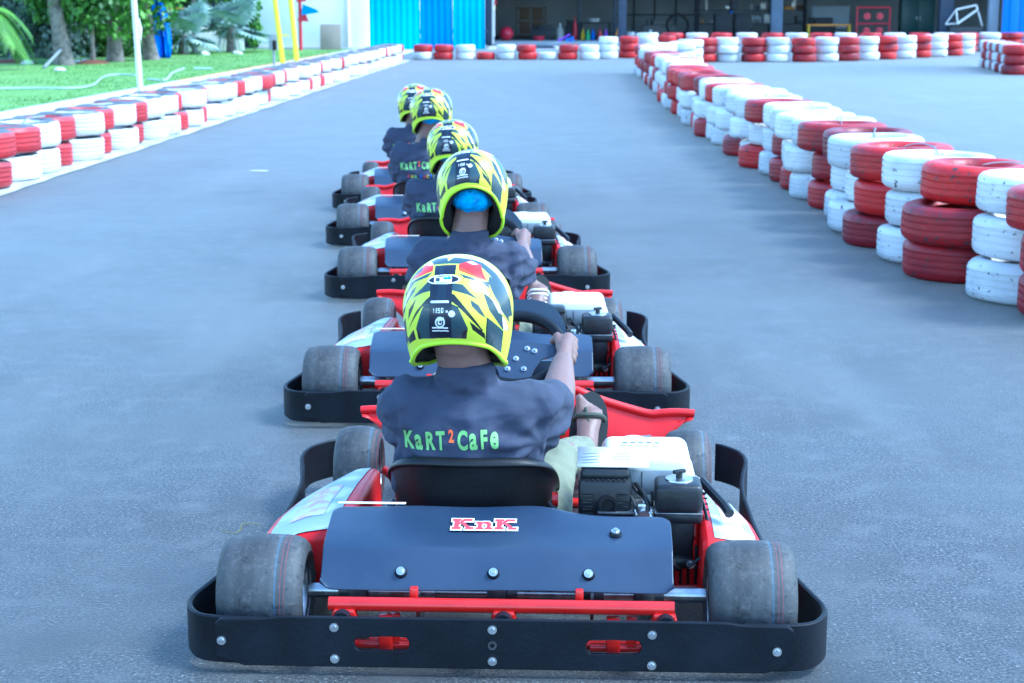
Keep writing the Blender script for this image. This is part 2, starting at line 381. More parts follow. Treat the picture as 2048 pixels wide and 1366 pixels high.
T_NEAR = T_NEARS[0]; T_FAR = tyre_mesh('tyre_distant', 36, False)
for me in T_NEARS+[T_FAR]: me.materials.append(M['tw'])
ORD = ['zeroth','first','second','third','fourth','fifth','sixth','seventh','eighth','ninth','tenth','eleventh','twelfth','thirteenth','fourteenth','fifteenth','sixteenth','seventeenth','eighteenth','nineteenth']
TENS = {2:'twenty',3:'thirty',4:'forty',5:'fifty'}
def ordn(k):
    if k < 20: return ORD[k]
    t, u = divmod(k, 10)
    return {2:'twentieth',3:'thirtieth',4:'fortieth',5:'fiftieth'}[t] if u == 0 else TENS[t]+'-'+ORD[u]
LV = {1:['only'],2:['bottom','top'],3:['bottom','middle','top']}
TY = []   # (dist, x, y, z, rot, colour key, label, group, scale)
def stack(x, y, cols, k, where, group, rnd, jit=.03, side=False, s=1.0, tilt=.02, only=None, h=.2, vs=.035):
    z = .1
    for i, c in enumerate(cols):
        key = {'W':'tw','R':'tr'}[c] + ('s' if side else '')
        sc = s*rnd.uniform(1-vs,1+vs*.9); jx, jy = rnd.uniform(-jit,jit), rnd.uniform(-jit,jit)
        lab = '%s tyre, %s of the %s stack %s' % ({'W':'white','R':'red'}[c], LV[len(cols)][i], ordn(k), where)
        if len(cols) == 1: lab = '%s tyre lying alone as the %s %s' % ({'W':'white','R':'red'}[c], ordn(k), where)
        if only is None or i in only:
            TY.append((math.hypot(x, y), x+jx, y+jy, z*h/.2*1.0, (rnd.uniform(-tilt,tilt), rnd.uniform(-tilt,tilt), rnd.random()*6.28), key, lab, group, (sc, sc, h/.2*rnd.uniform(.96,1.0))))
        z += .2
rnd = random.Random(11)
# A: the long three-high barrier that divides the track
CX = [(6.9,2.74),(7.55,2.67),(8.16,2.57),(8.78,2.47),(9.4,2.46),(10,2.34),(11.2,2.47),(12,2.38),(14,2.44),(17,2.40),(20,2.42),(23.3,2.47),(26,2.62),(29,2.75),(34,2.86),(36.5,3.0)]
def cxy(y):
    for (y0,x0),(y1,x1) in zip(CX, CX[1:]):
        if y <= y1: return x0+(x1-x0)*(y-y0)/(y1-y0)
    return CX[-1][1]
y = 7.55; k = 1
colsA = ['RRR','WWW','RRR','WWW','RRR','WWW','WWR','RRR','WWW','RWW','RRW','WWW','RWR','WWW','RRW','WWW','WWW','WWR','RWW']
while y < 36.3:
    if k <= len(colsA): cols = colsA[k-1]
    else: cols = ''.join(rnd.choice('WR') if rnd.random() < .3 else ('R' if k % 2 else 'W') for _ in range(3))
    stack(cxy(y), y, cols, k, 'from the near end of the dividing barrier', 'tyres of the barrier dividing the track', rnd, .065, h=.205, tilt=.018, vs=.045)
    y += .615; k += 1
# B: the two-high row beside the lawn
y = 11.9; k = 1
colsB = ['WW','RR','RR','WR','WW','RR','WW','RR','WW','RR','WW','WW','RR','WW','RR','WW','WW','WR','WW','WW','WR']
while y < 44.6:
    cols = colsB[k-1] if k <= len(colsB) else ('RR' if (k % 2 == 0) else 'WW')
    stack(TX(y)-(.05 if cols[0]=='R' and k > 4 else 0), y, cols, k, 'from the near end of the lawn-side row', 'tyres of the row beside the lawn', rnd, .04, side=True, s=1.03 if cols[0] == 'W' or k < 5 else .94, h=.228, vs=.05)
    y += .63; k += 1
# C: low row in front of the blue fence
x = -2.42; 
for k, cols in enumerate(['WR','RR','WW','R','WW','RR','W','RR','WW','WWW','RRR','WWW','RRR']):
    yy = 45.6 + (.0 if k < 9 else (k-8)*.7)
    stack(x, yy, cols, k+1, 'from the left before the blue fence', 'tyres of the low row before the blue fence', rnd, .02, s=.86)
    x += .565 if k < 9 else .60
# D: right-hand rear bend
pts = [(3.35,37.2),(3.9,38.6),(4.4,41.2),(5.0,43.6)] + [(5.62+i*.66, 43.7+max(0,i-3)**1.35*.33) for i in range(13)]
colD = ['WWW','WWW','WWW','RRR','WWW','RRR','WWW','RRR','WWW','RRR','WWW','RRR','WWW','RRR','WWW','RRR','WWW']
for k, (px, py) in enumerate(pts): stack(px, py, colD[k], k+1, 'along the bend before the workshop', 'tyres of the far bend', rnd, .03, s=1.02, h=.21)
# E: the row behind it, of which only the top shows
for k in range(19): stack(4.3+k*.78, 53-.0*k+ (.25*max(0,k-12)), 'WWW' if k % 2 == 0 else 'RRR', k+1, 'of the rearmost row by the workshop', 'tyres of the rearmost row', rnd, .03, s=1.12)
# F: island barrier at the right edge
for k in range(8): stack(11.45-.10*k, 39.9-.62*k, 'WWW' if k % 2 == 0 else 'RRR', k+1, 'from the far end of the short right-edge barrier', 'tyres of the short barrier at the right', rnd, .03, s=1.0, h=.21)
TY.sort(key=lambda t: t[0] + (6 if 'rearmost' in t[7] and 'top' not in t[6] else 0))
def put_tyre(t, me):
    o = bpy.data.objects.new('barrier_tyre', me); COL.objects.link(o); o.location = t[1:4]; o.rotation_euler = t[4]; o.scale = t[8]
    o.material_slots[0].link = 'OBJECT'; o.material_slots[0].material = M[t[5]]; return tag(o, t[6], 'tyre', t[7])
for i, t in enumerate(TY[:300]): put_tyre(t, T_NEARS[(i*7+i//3) % 5] if t[0] < 24 else T_FAR)
rest = TY[300:]
if rest:
    co = np.array([v.co[:] for v in T_FAR.vertices]); F = [tuple(p.vertices) for p in T_FAR.polygons]; vs = []; fs = []; mi = []
    keys = ['tw','tr','tws','trs']
    from mathutils import Euler
    for t in rest:
        mx = np.array(Euler(t[4]).to_matrix()) @ np.diag(t[8]); c = co @ mx.T + np.array(t[1:4]); b0 = len(vs); vs += c.tolist(); fs += [tuple(i+b0 for i in f) for f in F]; mi += [keys.index(t[5])]*len(F)
    me = bpy.data.meshes.new('distant_tyres'); me.from_pydata(vs, [], fs)
    for q in keys: me.materials.append(M[q])
    me.polygons.foreach_set('material_index', mi); me.polygons.foreach_set('use_smooth', [True]*len(fs))
    struct(link(bpy.data.objects.new('distant_tyres', me)), 'stuff')
print('TYRES', len(TY))
# wires that tie neighbouring tyres together
def wire(pts, label, r=.004, group='wires tying the barrier tyres'):
    return tag(B().tube(catmull(pts, 6), r, 6).obj('tie_wire', M['wire']), label, 'wire', group)
A = [t for t in TY if 'dividing' in t[7] and 'top' in t[6]]; A.sort(key=lambda t: t[2])
for i, nm in ((1,'second and third'),(3,'fourth and fifth'),(5,'sixth and seventh'),(7,'eighth and ninth')):
    p, q = A[i], A[i+1]; zt = p[3]+.108
    wire([(p[1]+.02,p[2]+.12,zt-.05),(p[1]+.03,p[2]+.2,zt),((p[1]+q[1])/2+.02,(p[2]+q[2])/2,zt+.02),(q[1]-.02,q[2]-.2,zt),(q[1]-.02,q[2]-.12,zt-.05)], 'thin wire tying the %s stacks of the dividing barrier' % nm)
A = [t for t in TY if 'beside the lawn' in t[7] and 'top' in t[6]]; A.sort(key=lambda t: t[2])
for i, nm in ((2,'third and fourth'),(4,'fifth and sixth')):
    p, q = A[i], A[i+1]; zt = p[3]+.1
    wire([(p[1]-.05,p[2]+.1,zt-.04),(p[1]-.03,p[2]+.2,zt+.01),((p[1]+q[1])/2+.1,(p[2]+q[2])/2,zt+.03),(q[1]-.0,q[2]-.2,zt+.01),(q[1],q[2]-.1,zt-.04)], 'pale wire tying the %s stacks beside the lawn' % nm, .008)

# ------------------------------------------------------------------ the kart
def kart_wheel(name, parent, x, y, R0, W, side):
    t = B().lathe([(-W/2+.012,R0*.56),(-W/2,R0*.70),(-W/2+.004,R0*.84),(-W/2+.014,R0*.925),(-W/2+.028,R0*.968),(-W/2+.05,R0*.992),(0,R0*1.003),(W/2-.05,R0*.992),(W/2-.028,R0*.968),(W/2-.014,R0*.925),(W/2-.004,R0*.84),(W/2,R0*.70),(W/2-.012,R0*.56),(W/2-.03,R0*.58),(-W/2+.03,R0*.58)], 'X', 48).obj('tyre', M['krub'])
    root = bpy.data.objects.new(name, None); link(root, parent); root.location = (x, y, R0); t.parent = root
    rb = B().lathe([(-W/2+.008,R0*.585),(-W/2+.02,R0*.55),(-W/2+.05,R0*.50),(W/2-.05,R0*.50),(W/2-.02,R0*.55),(W/2-.008,R0*.585),(W/2-.012,R0*.60),(W/2-.05,R0*.53),(-W/2+.05,R0*.53),(-W/2+.012,R0*.60)], 'X', 36)
    rb.cyl((-.02,0,0),(.02,0,0),R0*.22,n=20)
    for k in range(3):
        a = k*2*math.pi/3+.5; rb.box((0,math.cos(a)*R0*.36,math.sin(a)*R0*.36),(.016,R0*.36,.026),.004,rot=(a,0,0))
    rb.obj('rim', M['zinc'], root)
    h = B()
    for k in range(3):
        a = k*2*math.pi/3+1.5; h.cyl((-side*.03,math.cos(a)*R0*.14,math.sin(a)*R0*.14),(side*.03,math.cos(a)*R0*.14,math.sin(a)*R0*.14),.007,n=8)
    h.cyl((-.035,0,0),(.035,0,0),.02,n=14); h.obj('hub', M['dark_steel'], root); return root
def vstrip(pts, z0, z1, th=.011, zf=None):
    """vertical plastic strip of thickness th along a plan curve"""
    P = [Vector((p[0], p[1])) for p in pts]; rings = []
    for i, p in enumerate(P):
        t = (P[min(i+1,len(P)-1)] - P[max(i-1,0)]).normalized(); nrm = Vector((-t.y, t.x))
        a = p + nrm*th/2; c = p - nrm*th/2; lo, hi = (z0, z1) if zf is None else zf(i/(len(P)-1)); e = .003
        rings.append([(a.x,a.y,lo+e),(a.x*.7+c.x*.3,a.y*.7+c.y*.3,lo),(c.x*.7+a.x*.3,c.y*.7+a.y*.3,lo),(c.x,c.y,lo+e),(c.x,c.y,hi-e),(c.x*.7+a.x*.3,c.y*.7+a.y*.3,hi),(a.x*.7+c.x*.3,a.y*.7+c.y*.3,hi),(a.x,a.y,hi-e)])
    return rings
def bolt(parent, p, nrm, r=.010, washer=True, name='bolt'):
    p = Vector(p); nrm = Vector(nrm).normalized(); b = B()
    if washer: b.cyl(p-nrm*.001, p+nrm*.003, r*1.35, n=18)
    b.cyl(p+nrm*.003, p+nrm*.008, r*.85, r*.7, n=14); b.cyl(p+nrm*.0082, p+nrm*.0085, r*.3, n=6)
    return b.obj(name, M['zinc'], parent)
DECK = [(.085,.164),(.090,.1695),(.118,.2005),(.148,.2335),(.156,.240),(.19,.250),(.28,.270),(.345,.281)]
def deck_z(y):
    for (a, za), (c, zc) in zip(DECK, DECK[1:]):
        if y <= c: return za + (zc-za)*(y-a)/(c-a), math.atan2(zc-za, c-a)
    return DECK[-1][1], 0

def build_kart():
    K = empty('go_kart', 'x', 'go-kart')
    # rear bumper: face plate with two slots, and the strip that wraps round the wheels
    n = 0
    X0, X1, Z0, Z1 = -.625, .625, .020, .130
    bm = bmesh.new(); slots = [(-.262,.075),(.240,.075)]; hw, hh = .060, .0165
    def slot_loop(cx, cz):
        L = []
        for k in range(9): a = -math.pi/2 + k*math.pi/8; L.append((cx+hw-hh+math.cos(a)*hh, cz+math.sin(a)*hh))
        for k in range(9): a = math.pi/2 + k*math.pi/8; L.append((cx-hw+hh+math.cos(a)*hh, cz+math.sin(a)*hh))
        return L
    outer = [(X0,Z0+.02),(X0+.06,Z0),(X1-.06,Z0),(X1,Z0+.02),(X1,Z1-.012),(X1-.012,Z1-.003),(X1-.10,Z1-.002),(X1-.15,Z1+.004),(X0+.15,Z1+.004),(X0+.10,Z1-.002),(X0+.012,Z1-.003),(X0,Z1-.012)]
    es = []
    for L in [outer]+[slot_loop(*s) for s in slots]:
        vs = [bm.verts.new((x, -.012, z)) for x, z in L]; es += [bm.edges.new((vs[i], vs[(i+1)%len(vs)])) for i in range(len(vs))]
    bmesh.ops.triangle_fill(bm, use_beauty=True, use_dissolve=False, edges=es)
    r = bmesh.ops.extrude_face_region(bm, geom=list(bm.faces)); bmesh.ops.translate(bm, vec=(0,.012,0), verts=[v for v in r['geom'] if isinstance(v, bmesh.types.BMVert)])
    bmesh.ops.recalc_face_normals(bm, faces=bm.faces); me = bpy.data.meshes.new('rear_bumper'); bm.to_mesh(me); bm.free(); me.materials.append(M['black_plastic'])
    bp = link(bpy.data.objects.new('rear_bumper', me), K); bv = bp.modifiers.new('b','BEVEL'); bv.width = .0025; bv.segments = 2; bv.limit_method = 'ANGLE'
    for x, z in ((-.612,.078),(-.365,.112),(-.365,.040),(-.022,.112),(-.022,.040),(.322,.106),(.322,.036),(.590,.072)):
        bolt(bp, (x, -.0125, z), (0,-1,0), .0074)
    B().lathe([(-.002,.005),(-.002,.010),(.002,.010),(.002,.005)], 'Y', 16, c=(-.022,-.0135,.076)).obj('hole_ring', M['dark_steel'], bp)
    for s in (-1, 1):
        pts = catmull([(s*.52,.006),(s*.60,.006),(s*.665,.022),(s*.700,.075),(s*.706,.13),(s*.690,.20),(s*.668,.29),(s*.648,.36)], 6)
        B().loft(vstrip(pts, .02, .128, .012, zf=lambda t: (.020+.02*max(0,t-.3), .127+.02*max(0,t-.55)))).obj('bumper_end', M['black_plastic'], K)
    # wheels
    for s in (-1, 1):
        kart_wheel('rear_wheel', K, s*.548, .18, .126, .196, s); kart_wheel('front_wheel', K, s*.470, 1.194, .124, .128, s)
    # chassis
    f = B()
    f.tube(catmull([(-.36,.30,.055),(-.34,.6,.055),(-.30,1.0,.06),(-.2,1.35,.06),(-.16,1.5,.06)], 5), .014, 10)
    f.tube(catmull([(.36,.30,.055),(.34,.6,.055),(.30,1.0,.06),(.2,1.35,.06),(.16,1.5,.06)], 5), .014, 10)
    f.tube([(-.36,.14,.075),(-.36,.32,.055)], .014, 10); f.tube([(.36,.14,.075),(.36,.32,.055)], .014, 10)
    f.tube([(-.36,.30,.058),(.36,.30,.058)], .013, 10); f.tube([(-.27,1.1,.058),(.27,1.1,.058)], .013, 10)
    f.tube([(-.30,.075,.045),(.30,.075,.045)], .010, 10); f.tube([(.0,.04,.05),(.0,.32,.05)], .012, 8)
    f.tube([(-.56,.34,.06),(-.56,1.0,.06)], .011, 8); f.tube([(.56,.34,.06),(.56,1.0,.06)], .011, 8)
    for s in (-1, 1):
        for yy in (.42,.92): f.tube([(s*.33,yy,.055),(s*.56,yy,.06)], .011, 8)
        f.tube([(s*.27,1.12,.06),(s*.40,1.194,.12)], .014, 10)
    f.obj('chassis_frame', M['red_paint'], K)
    f = B(); f.tube([(-.385,.050,.1425),(.372,.050,.1425)], .0155, 20)
    for x in (-.35,0,.35): f.box((x,.044,.119),(.064,.030,.034),.005,taper=(.72,1))
    for x in (-.20,.165): f.box((x,.078,.158),(.018,.02,.030),.003)
    for x in (-.26,.24): f.box((x,.05,.075),(.03,.03,.09),.004)
    for x in (-.27,.25): f.cyl((x-.06,.055,.048),(x+.06,.055,.048),.010); f.box((x+.03,.055,.085),(.022,.02,.07),.003)
    f.obj('bumper_bar', M['red_paint'], K)
    for x in (-.352,0,.352): B().cyl((x,.002,.121),(x,.026,.121),.019,n=18).obj('rubber_bush', M['black_plastic'], K)
    ax = B(); ax.cyl((-.45,.18,.126),(.45,.18,.126),.0165,n=18); ax.obj('axle', M['steel'], K)
    g = B()
    for x, sg in ((-.335,-1),(-.02,1),(.31,1)):
        g = B(); g.box((x,.18,.124),(.045,.07,.06),.008); g.cyl((x,.18,.128),(x+sg*.045,.18,.128),.026,n=18); g.obj('axle_bearing', M['dark_steel'], K)
    g = B(); g.cyl((-.20,.18,.128),(-.19,.18,.128),.075,n=28); g.cyl((-.23,.18,.128),(-.16,.18,.128),.03,n=20); g.obj('brake_disc', M['steel'], K)
    g = B(); g.cyl((.19,.18,.128),(.197,.18,.128),.085,n=30); g.cyl((.16,.18,.128),(.22,.18,.128),.03,n=20); g.obj('sprocket', M['dark_steel'], K)
    # floor pan
    B().loft([[(-w_,y_,.040),(w_,y_,.040),(w_,y_,.045),(-w_,y_,.045)] for w_, y_ in ((.33,.62),(.31,.95),(.22,1.30),(.17,1.48))]).obj('floor_pan', M['dark_steel'], K, smooth=False)
    # rear deck
    rings = []; NX = 24
    for i in range(NX+1):
        t = .5-.5*math.cos(math.pi*i/NX); ring = []
        for j, (y, z) in enumerate(DECK):
            q = j/(len(DECK)-1); xl = -.410 - .004*q; xr = .372 + .002*q
            if t == 0: pass
            x = xl + (xr-xl)*t
            yy = y
            # rounded corners, and the cut-back right half of the top edge
            ed = min(t, 1-t)*(xr-xl); cr = max(0, .022-ed); dy = cr*cr/.022
            if j >= len(DECK)-2: yy = y - dy*1.2 - ((.030 if j == len(DECK)-1 else .012)*max(0, min(1, (t-.64)*14)) + .012*max(0, t-.6)/.4)
            if j == 0: yy = y + dy*.4
            zz = deck_z(yy)[0] + (dy*.9 if j == 0 else 0) + .002*math.sin(x*9+1) + .0025*math.sin(x*21)*q
            ring.append((x, yy, zz))
        rings.append(ring)
    dk = B().loft(rings, closed=False).obj('rear_deck', M['deck_plastic'], K)
    so = dk.modifiers.new('s','SOLIDIFY'); so.thickness = .006; so.offset = -1
    ss = dk.modifiers.new('b','SUBSURF'); ss.levels = 1; ss.render_levels = 2
    for x, y in ((-.232,.112),(-.026,.112),(.185,.112),(.246,.215)):
        z, a = deck_z(y); nv = Vector((0,-math.sin(a),math.cos(a))); bb = B(); p = Vector((x,y,z+.001)); bb.cyl(p, p+nv*.005, .0145, .012, n=20); bw = bb.obj('rubber_washer', M['black_plastic'], dk)
        bolt(dk, p+nv*.006, nv, .0075)
    B().box((-.325,.350,.2815),(.160,.012,.002),.0008).obj('deck_strip_glint', M['white_print'], dk)  # white strip along the deck edge, partly a light reflection painted in
    # seat: bucket lofted from the bottom up
    def seat_ring(z, sx, yb, yf, flat):
        L = []
        for k in range(28):
            a = k/28*2*math.pi; cx, sy = math.cos(a), math.sin(a); e = .62
            x = sx*abs(cx)**e*(1 if cx >= 0 else -1); yy = abs(sy)**e*(1 if sy >= 0 else -1); L.append((x, yy))
        return [( -.10+x, (yb+yf)/2 + yy*(yf-yb)/2, z) for x, yy in L]
    def rim_z(x, y, base):       # rim high at the back, higher at its corners, dropping to the front
        t = max(0, min(1, (y-.40)/.45)); cz = .385 + .036*(abs(x+.10)/.2)**2.4 - .006
        return cz*(1-t**.8) + .14*t**.8 if base else None
    outer = []
    for q, (z, sx, yb, yf) in enumerate([(.055,.145,.50,.88),(.075,.17,.475,.92),(.14,.185,.455,.93),(.22,.192,.438,.90),(.30,.199,.425,.86),(.375,.206,.415,.84)]):
        ring = seat_ring(z, sx, yb, yf, 0); fr = (z-.055)/.32
        outer.append([(x, y, .055 + (rim_z(x, y, 1)-.055)*fr) for x, y, _ in ring])
    lip = [(-.10+(x+.10)*1.045, .64+(y-.64)*1.045, z+.003) for x, y, z in outer[-1]]; lip2 = [(-.10+(x+.10)*1.05, .64+(y-.64)*1.05, z-.012) for x, y, z in outer[-1]]
    inner = [[(-.10+(x+.10)*.955, .64+(y-.64)*.955, z+.006) for x, y, z in r_] for r_ in outer[::-1]]
    top = [(x, y, z+.006) for x, y, z in inner[0]]
    st = B().loft([outer[0]]+outer[1:-1]+[outer[-1], lip2, lip, top]+inner, cap=True).obj('seat', M['seat_plastic'], K)
    ss = st.modifiers.new('b','SUBSURF'); ss.levels = 1; ss.render_levels = 2
    for s in (-1, 1): B().tube([(-.10+s*.19,.5,.24),(-.10+s*.25,.42,.19),(-.10+s*.24,.28,.13)], .009, 8).obj('seat_strut', M['dark_steel'], K)
    B().cyl((.098,.50,.25),(.112,.50,.25),.018,n=18).obj('seat_mount', M['red_paint'], K)
    # side pods
    for s in (-1, 1):
        secs = [(.315,.598,.150,.395,.205),(.33,.600,.168,.385,.222),(.42,.600,.180,.375,.232),(.52,.590,.186,.37,.238),(.64,.560,.192,.365,.240),(.76,.505,.200,.36,.238),(.80,.48,.20,.36,.234),(.815,.47,.19,.37,.22)]
        if s > 0: secs = [(a_, b_, c_, max(d_, .452), e_-.012) for a_, b_, c_, d_, e_ in secs]
        rings = []
        for y, xo, zo, xi, zi in secs:
            rings.append([(s*(xo-.02),y,.055),(s*xo,y,.09),(s*(xo+.002),y,zo-.015),(s*(xo-.008),y,zo),(s*(xo*.5+xi*.5),y,zo*.5+zi*.5+.016),(s*(xi+.012),y,zi+.004),(s*xi,y,zi-.008),(s*(xi-.005),y,.07)])
        pd = B().loft(rings).obj('side_pod', M['red_plastic'], K, angle=55); bv = pd.modifiers.new('b','BEVEL'); bv.width = .006; bv.segments = 2; bv.limit_method = 'ANGLE'
        # printed film on the top face
        rr = []
        for y, xo, zo, xi, zi in secs[1:7]:
            row = []
            for q in range(9):
                t = .07+.80*q/8; L = rings[[a[0] for a in secs].index(y)]
                p = [Vector(L[3]), Vector(L[4]), Vector(L[5])]; u = t*2; v = p[0].lerp(p[1], u) if u < 1 else p[1].lerp(p[2], u-1); v.z += .0022; row.append(v)
            rr.append(row)
        B().loft(rr, closed=False).obj('pod_sticker', M['sticker'], pd)
        rr2 = [[v+Vector((0,0,.0012)) for v in row[2:7]] for row in rr[1:4]]
        B().loft(rr2, closed=False).obj('pod_emblem', M['sticker_red'], pd)
        B().cyl((s*.46,.318,.12),(s*.46,.309,.12),.006,n=10).obj('pod_screw', M['zinc'], pd)
        # curved guard outside the front wheel and pod
        pts = catmull([(s*.57,1.40),(s*.595,1.375),(s*.632,1.31),(s*.640,1.22),(s*.622,1.12),(s*.612,1.02),(s*.618,.85),(s*.625,.62),(s*.622,.44),(s*.60,.36)], 6)
        B().loft(vstrip(pts, .04, .15, .011, zf=lambda t: (.04+.01*t, .155 - .05*min(1,max(0,(t-.35)*3))))).obj('side_guard', M['black_plastic'], K)
    # nose fairing
    rings = []
    for i in range(41):
        x = -.515 + 1.03*i/40; a = abs(x)
        zl = .285 - .02*(a/.2)**2 if a < .16 else .272 - .075*min(1, (a-.16)/.22)**.8 if a < .38 else .197 + .006*math.sin((a-.38)*20)
        ext = 1 if a < .36 else max(.0, 1-(a-.36)/.17)      # how far the body reaches below the wing
        zb = .05 if a < .36 else .05 + (zl-.07)*min(1, (a-.36)/.13); yr = 1.565 + .02*(a/.5)
        fr = 1.675 - .10*(a/.5)**2.2
        rings.append([(x, yr-.06*ext+.0, zb), (x, yr-.045*ext, zb+(zl-zb)*.45), (x, yr-.012, zl-.028), (x, yr-.006, zl-.006), (x, yr+.010, zl), (x, yr+.03, zl-.006), (x, (yr+fr)/2+.01, zl-.035*ext-.008), (x, fr, zb+(zl-zb)*.45), (x, fr+.004, zb+.015), (x, fr-.02, zb)])
    lipc = [Vector((r_[4][0], r_[4][1]-.012, r_[4][2]+.001)) for r_ in rings]
    ns = B().loft(rings).obj('nose_fairing', M['red_plastic'], K, angle=60); ss = ns.modifiers.new('s','SUBSURF'); ss.levels = 1; ss.render_levels = 1
    lipo = B().tube(lipc, .0125, 10).obj('nose_lip', M['red_plastic'], ns)
    B().tube([(-.33,1.49,.13),(-.1,1.475,.12),(.15,1.478,.135),(.38,1.50,.15)], .003, 6).obj('cable', M['wire'], K)
    # front brackets, pedals, steering
    fb = B(); fb.tube([(.10,1.46,.06),(.15,1.36,.17),(.17,1.30,.12)], .011, 8); fb.tube([(-.30,1.46,.06),(-.22,1.36,.15)], .011, 8); fb.tube([(.30,1.42,.06),(.22,1.46,.17)], .012, 8); fb.obj('nose_bracket', M['red_paint'], K)
    for x in (-.21, .15):
        B().tube([(x,1.40,.07),(x,1.37,.20),(x+.05,1.365,.205)], .008, 8).obj('pedal', M['green_paint'], K)
    B().tube([(-.12,1.33,.20),(.12,1.33,.20)], .008, 8).obj('pedal_stop', M['green_paint'], K)
    for s in (-1, 1): B().tube([(s*.02,1.22,.10),(s*.40,1.20,.12)], .007, 8).obj('tie_rod', M['steel'], K)
    C = Vector((-.012,1.06,.505)); U = Vector((0,.76,.65)).normalized(); nrm = Vector((1,0,0)).cross(U)*-1
    if nrm.z < 0: nrm = -nrm
    stw = bpy.data.objects.new('steering_wheel', None); link(stw, K)
    ring = [C + Vector((1,0,0))*math.cos(a)*.128 + U*math.sin(a)*.118 for a in [k/40*2*math.pi for k in range(40)]]
    B().tube(ring, .0155, 12, closed=True).obj('wheel_rim', M['black_plastic'], stw)
    pm = Matrix.Identity(4); ex = Vector((1,0,0))
    for i in range(3): pm[i][0] = ex[i]; pm[i][1] = U[i]; pm[i][2] = nrm[i]; pm[i][3] = C[i]
    pl = B(); pl.prism([(-.122,.012),(-.05,.022),(0,.035),(.05,.022),(.122,.012),(.122,-.014),(.07,-.035),(.05,-.07),(.035,-.117),(-.035,-.117),(-.05,-.07),(-.07,-.035),(-.122,-.014)], .004, pm)
    pl.obj('spoke_plate', M['deck_plastic'], stw)
    for x, y in ((-.03,.0),(.03,0),(0,-.035),(.022,-.07),(-.022,-.07),(.05,-.008)): bolt(stw, pm @ Vector((x,y,.005)), nrm, .006)
    B().cyl(C - nrm*.01, (0,1.36,.14), .011, n=12).obj('steering_column', M['dark_steel'], K)
    # arched front panel behind the wheel
    def arch(wd, top, n=28, bot=0):
        L = []
        for k in range(n+1):
            a = math.pi*k/n; cx = math.cos(a); sy = math.sin(a); L.append((wd*abs(cx)**.62*(1 if cx > 0 else -1), bot + (top-bot)*abs(sy)**.62))
        return L
    V0 = Vector((-.012,1.16,.43)); Ub = Vector((0,.22,.97)).normalized(); Nb = ex.cross(Ub)
    O = arch(.142,.195); I = arch(.108,.150, bot=.015); bmq = B()
    def T(p, d): return V0 + ex*p[0] + Ub*p[1] + Nb*d
    for k in range(len(O)-1):
        for d0, d1 in ((0,.02),):
            a, b_, c, d = T(O[k],d0), T(O[k+1],d0), T(I[k+1],d0), T(I[k],d0); e_, f_, g_, h_ = T(O[k],d1), T(O[k+1],d1), T(I[k+1],d1), T(I[k],d1)
            vs = [bmq.bm.verts.new(v) for v in (a,b_,c,d,e_,f_,g_,h_)]
            for q in ((0,1,2,3),(7,6,5,4),(0,4,5,1),(3,2,6,7)): bmq.bm.faces.new([vs[i] for i in q])
    bmq.box(V0+Ub*.0, (.284,.02,.05), .004); bmesh.ops.remove_doubles(bmq.bm, verts=bmq.bm.verts, dist=.0004)
    bmq.obj('front_panel', M['deck_plastic'], K)
    bk = B(); bk.prism([(x*.99, y) for x, y in arch(.112,.152)], .004, Matrix(((1,0,0,V0.x),(0,Ub.y,0,V0.y+.035),(0,Ub.z,0,V0.z),(0,0,0,1))) @ Matrix.Identity(4)) if False else None
    B().tube([(.06,1.17,.45),(.10,1.30,.2),(.12,1.36,.08)], .011, 8).obj('panel_strut', M['red_paint'], K)
    B().tube([(-.09,1.17,.45),(-.12,1.30,.2),(-.14,1.36,.08)], .011, 8).obj('panel_strut', M['red_paint'], K)
    # engine
    E = bpy.data.objects.new('engine', None); link(E, K)
    eb = B(); eb.box((.30,.58,.15),(.20,.20,.16),.012); eb.box((.28,.50,.19),(.10,.12,.12),.008)
    for k in range(7): eb.box((.27,.47,.135+k*.018),(.125,.11,.006),.001)
    eb.cyl((.30,.47,.12),(.30,.42,.12),.03,n=16); eb.box((.33,.43,.10),(.07,.06,.07),.008); eb.obj('engine_block', M['engine_grey'], E)
    cb = B(); cb.box((.318,.445,.225),(.05,.06,.06),.006); cb.cyl((.318,.42,.24),(.318,.40,.24),.015,n=12); cb.tube([(.30,.42,.25),(.31,.40,.21),(.33,.395,.19),(.35,.39,.20)], .005, 8); cb.tube([(.318,.43,.27),(.335,.40,.24),(.345,.38,.19)], .004, 8)
    cb.box((.312,.42,.255),(.02,.02,.025),.003); cb.obj('carburettor', M['zinc'], E)
    mf = B(); mf.box((.225,.475,.235),(.128,.10,.125),.014); mf.box((.225,.478,.305),(.116,.085,.03),.012)
    for sx in (-1,1):
        for k in range(4):
            mf.box((.225+sx*.043,.4235,.265-k*.017),(.026,.004,.0055),.001)
    mf.lathe([(-.006,.016),(-.006,.024),(.004,.026),(.004,.016)],'Y',20,c=(.233,.422,.238))
    bmesh.ops.translate(mf.bm, vec=(0,0,.024), verts=mf.bm.verts); mf.obj('muffler_cover', M['engine_black'], E)
    mg = B()
    for sx in (-1,1):
        for k in range(4): mg.box((.225+sx*.043,.4205,.2605-k*.017),(.022,.002,.0022),0)
    for k in range(8): mg.cyl((.182+k*.0125,.4285,.296),(.182+k*.0125,.4262,.2955),.004,n=8)
    bmesh.ops.translate(mg.bm, vec=(0,0,.024), verts=mg.bm.verts); struct(mg.obj('muffler_vents', M['dark_steel'], E), 'stuff')
    B().cyl((.233,.4215,.262),(.233,.43,.262),.0155,n=18).obj('exhaust_outlet', M['liner'], E)
    tk = B(); tk.box((.328,.625,.318),(.228,.21,.078),.024,seg=4,taper=(.93,.93)); tk.box((.335,.60,.288),(.225,.17,.03),.006); tk.obj('fuel_tank', M['tank_white'], E, angle=60)
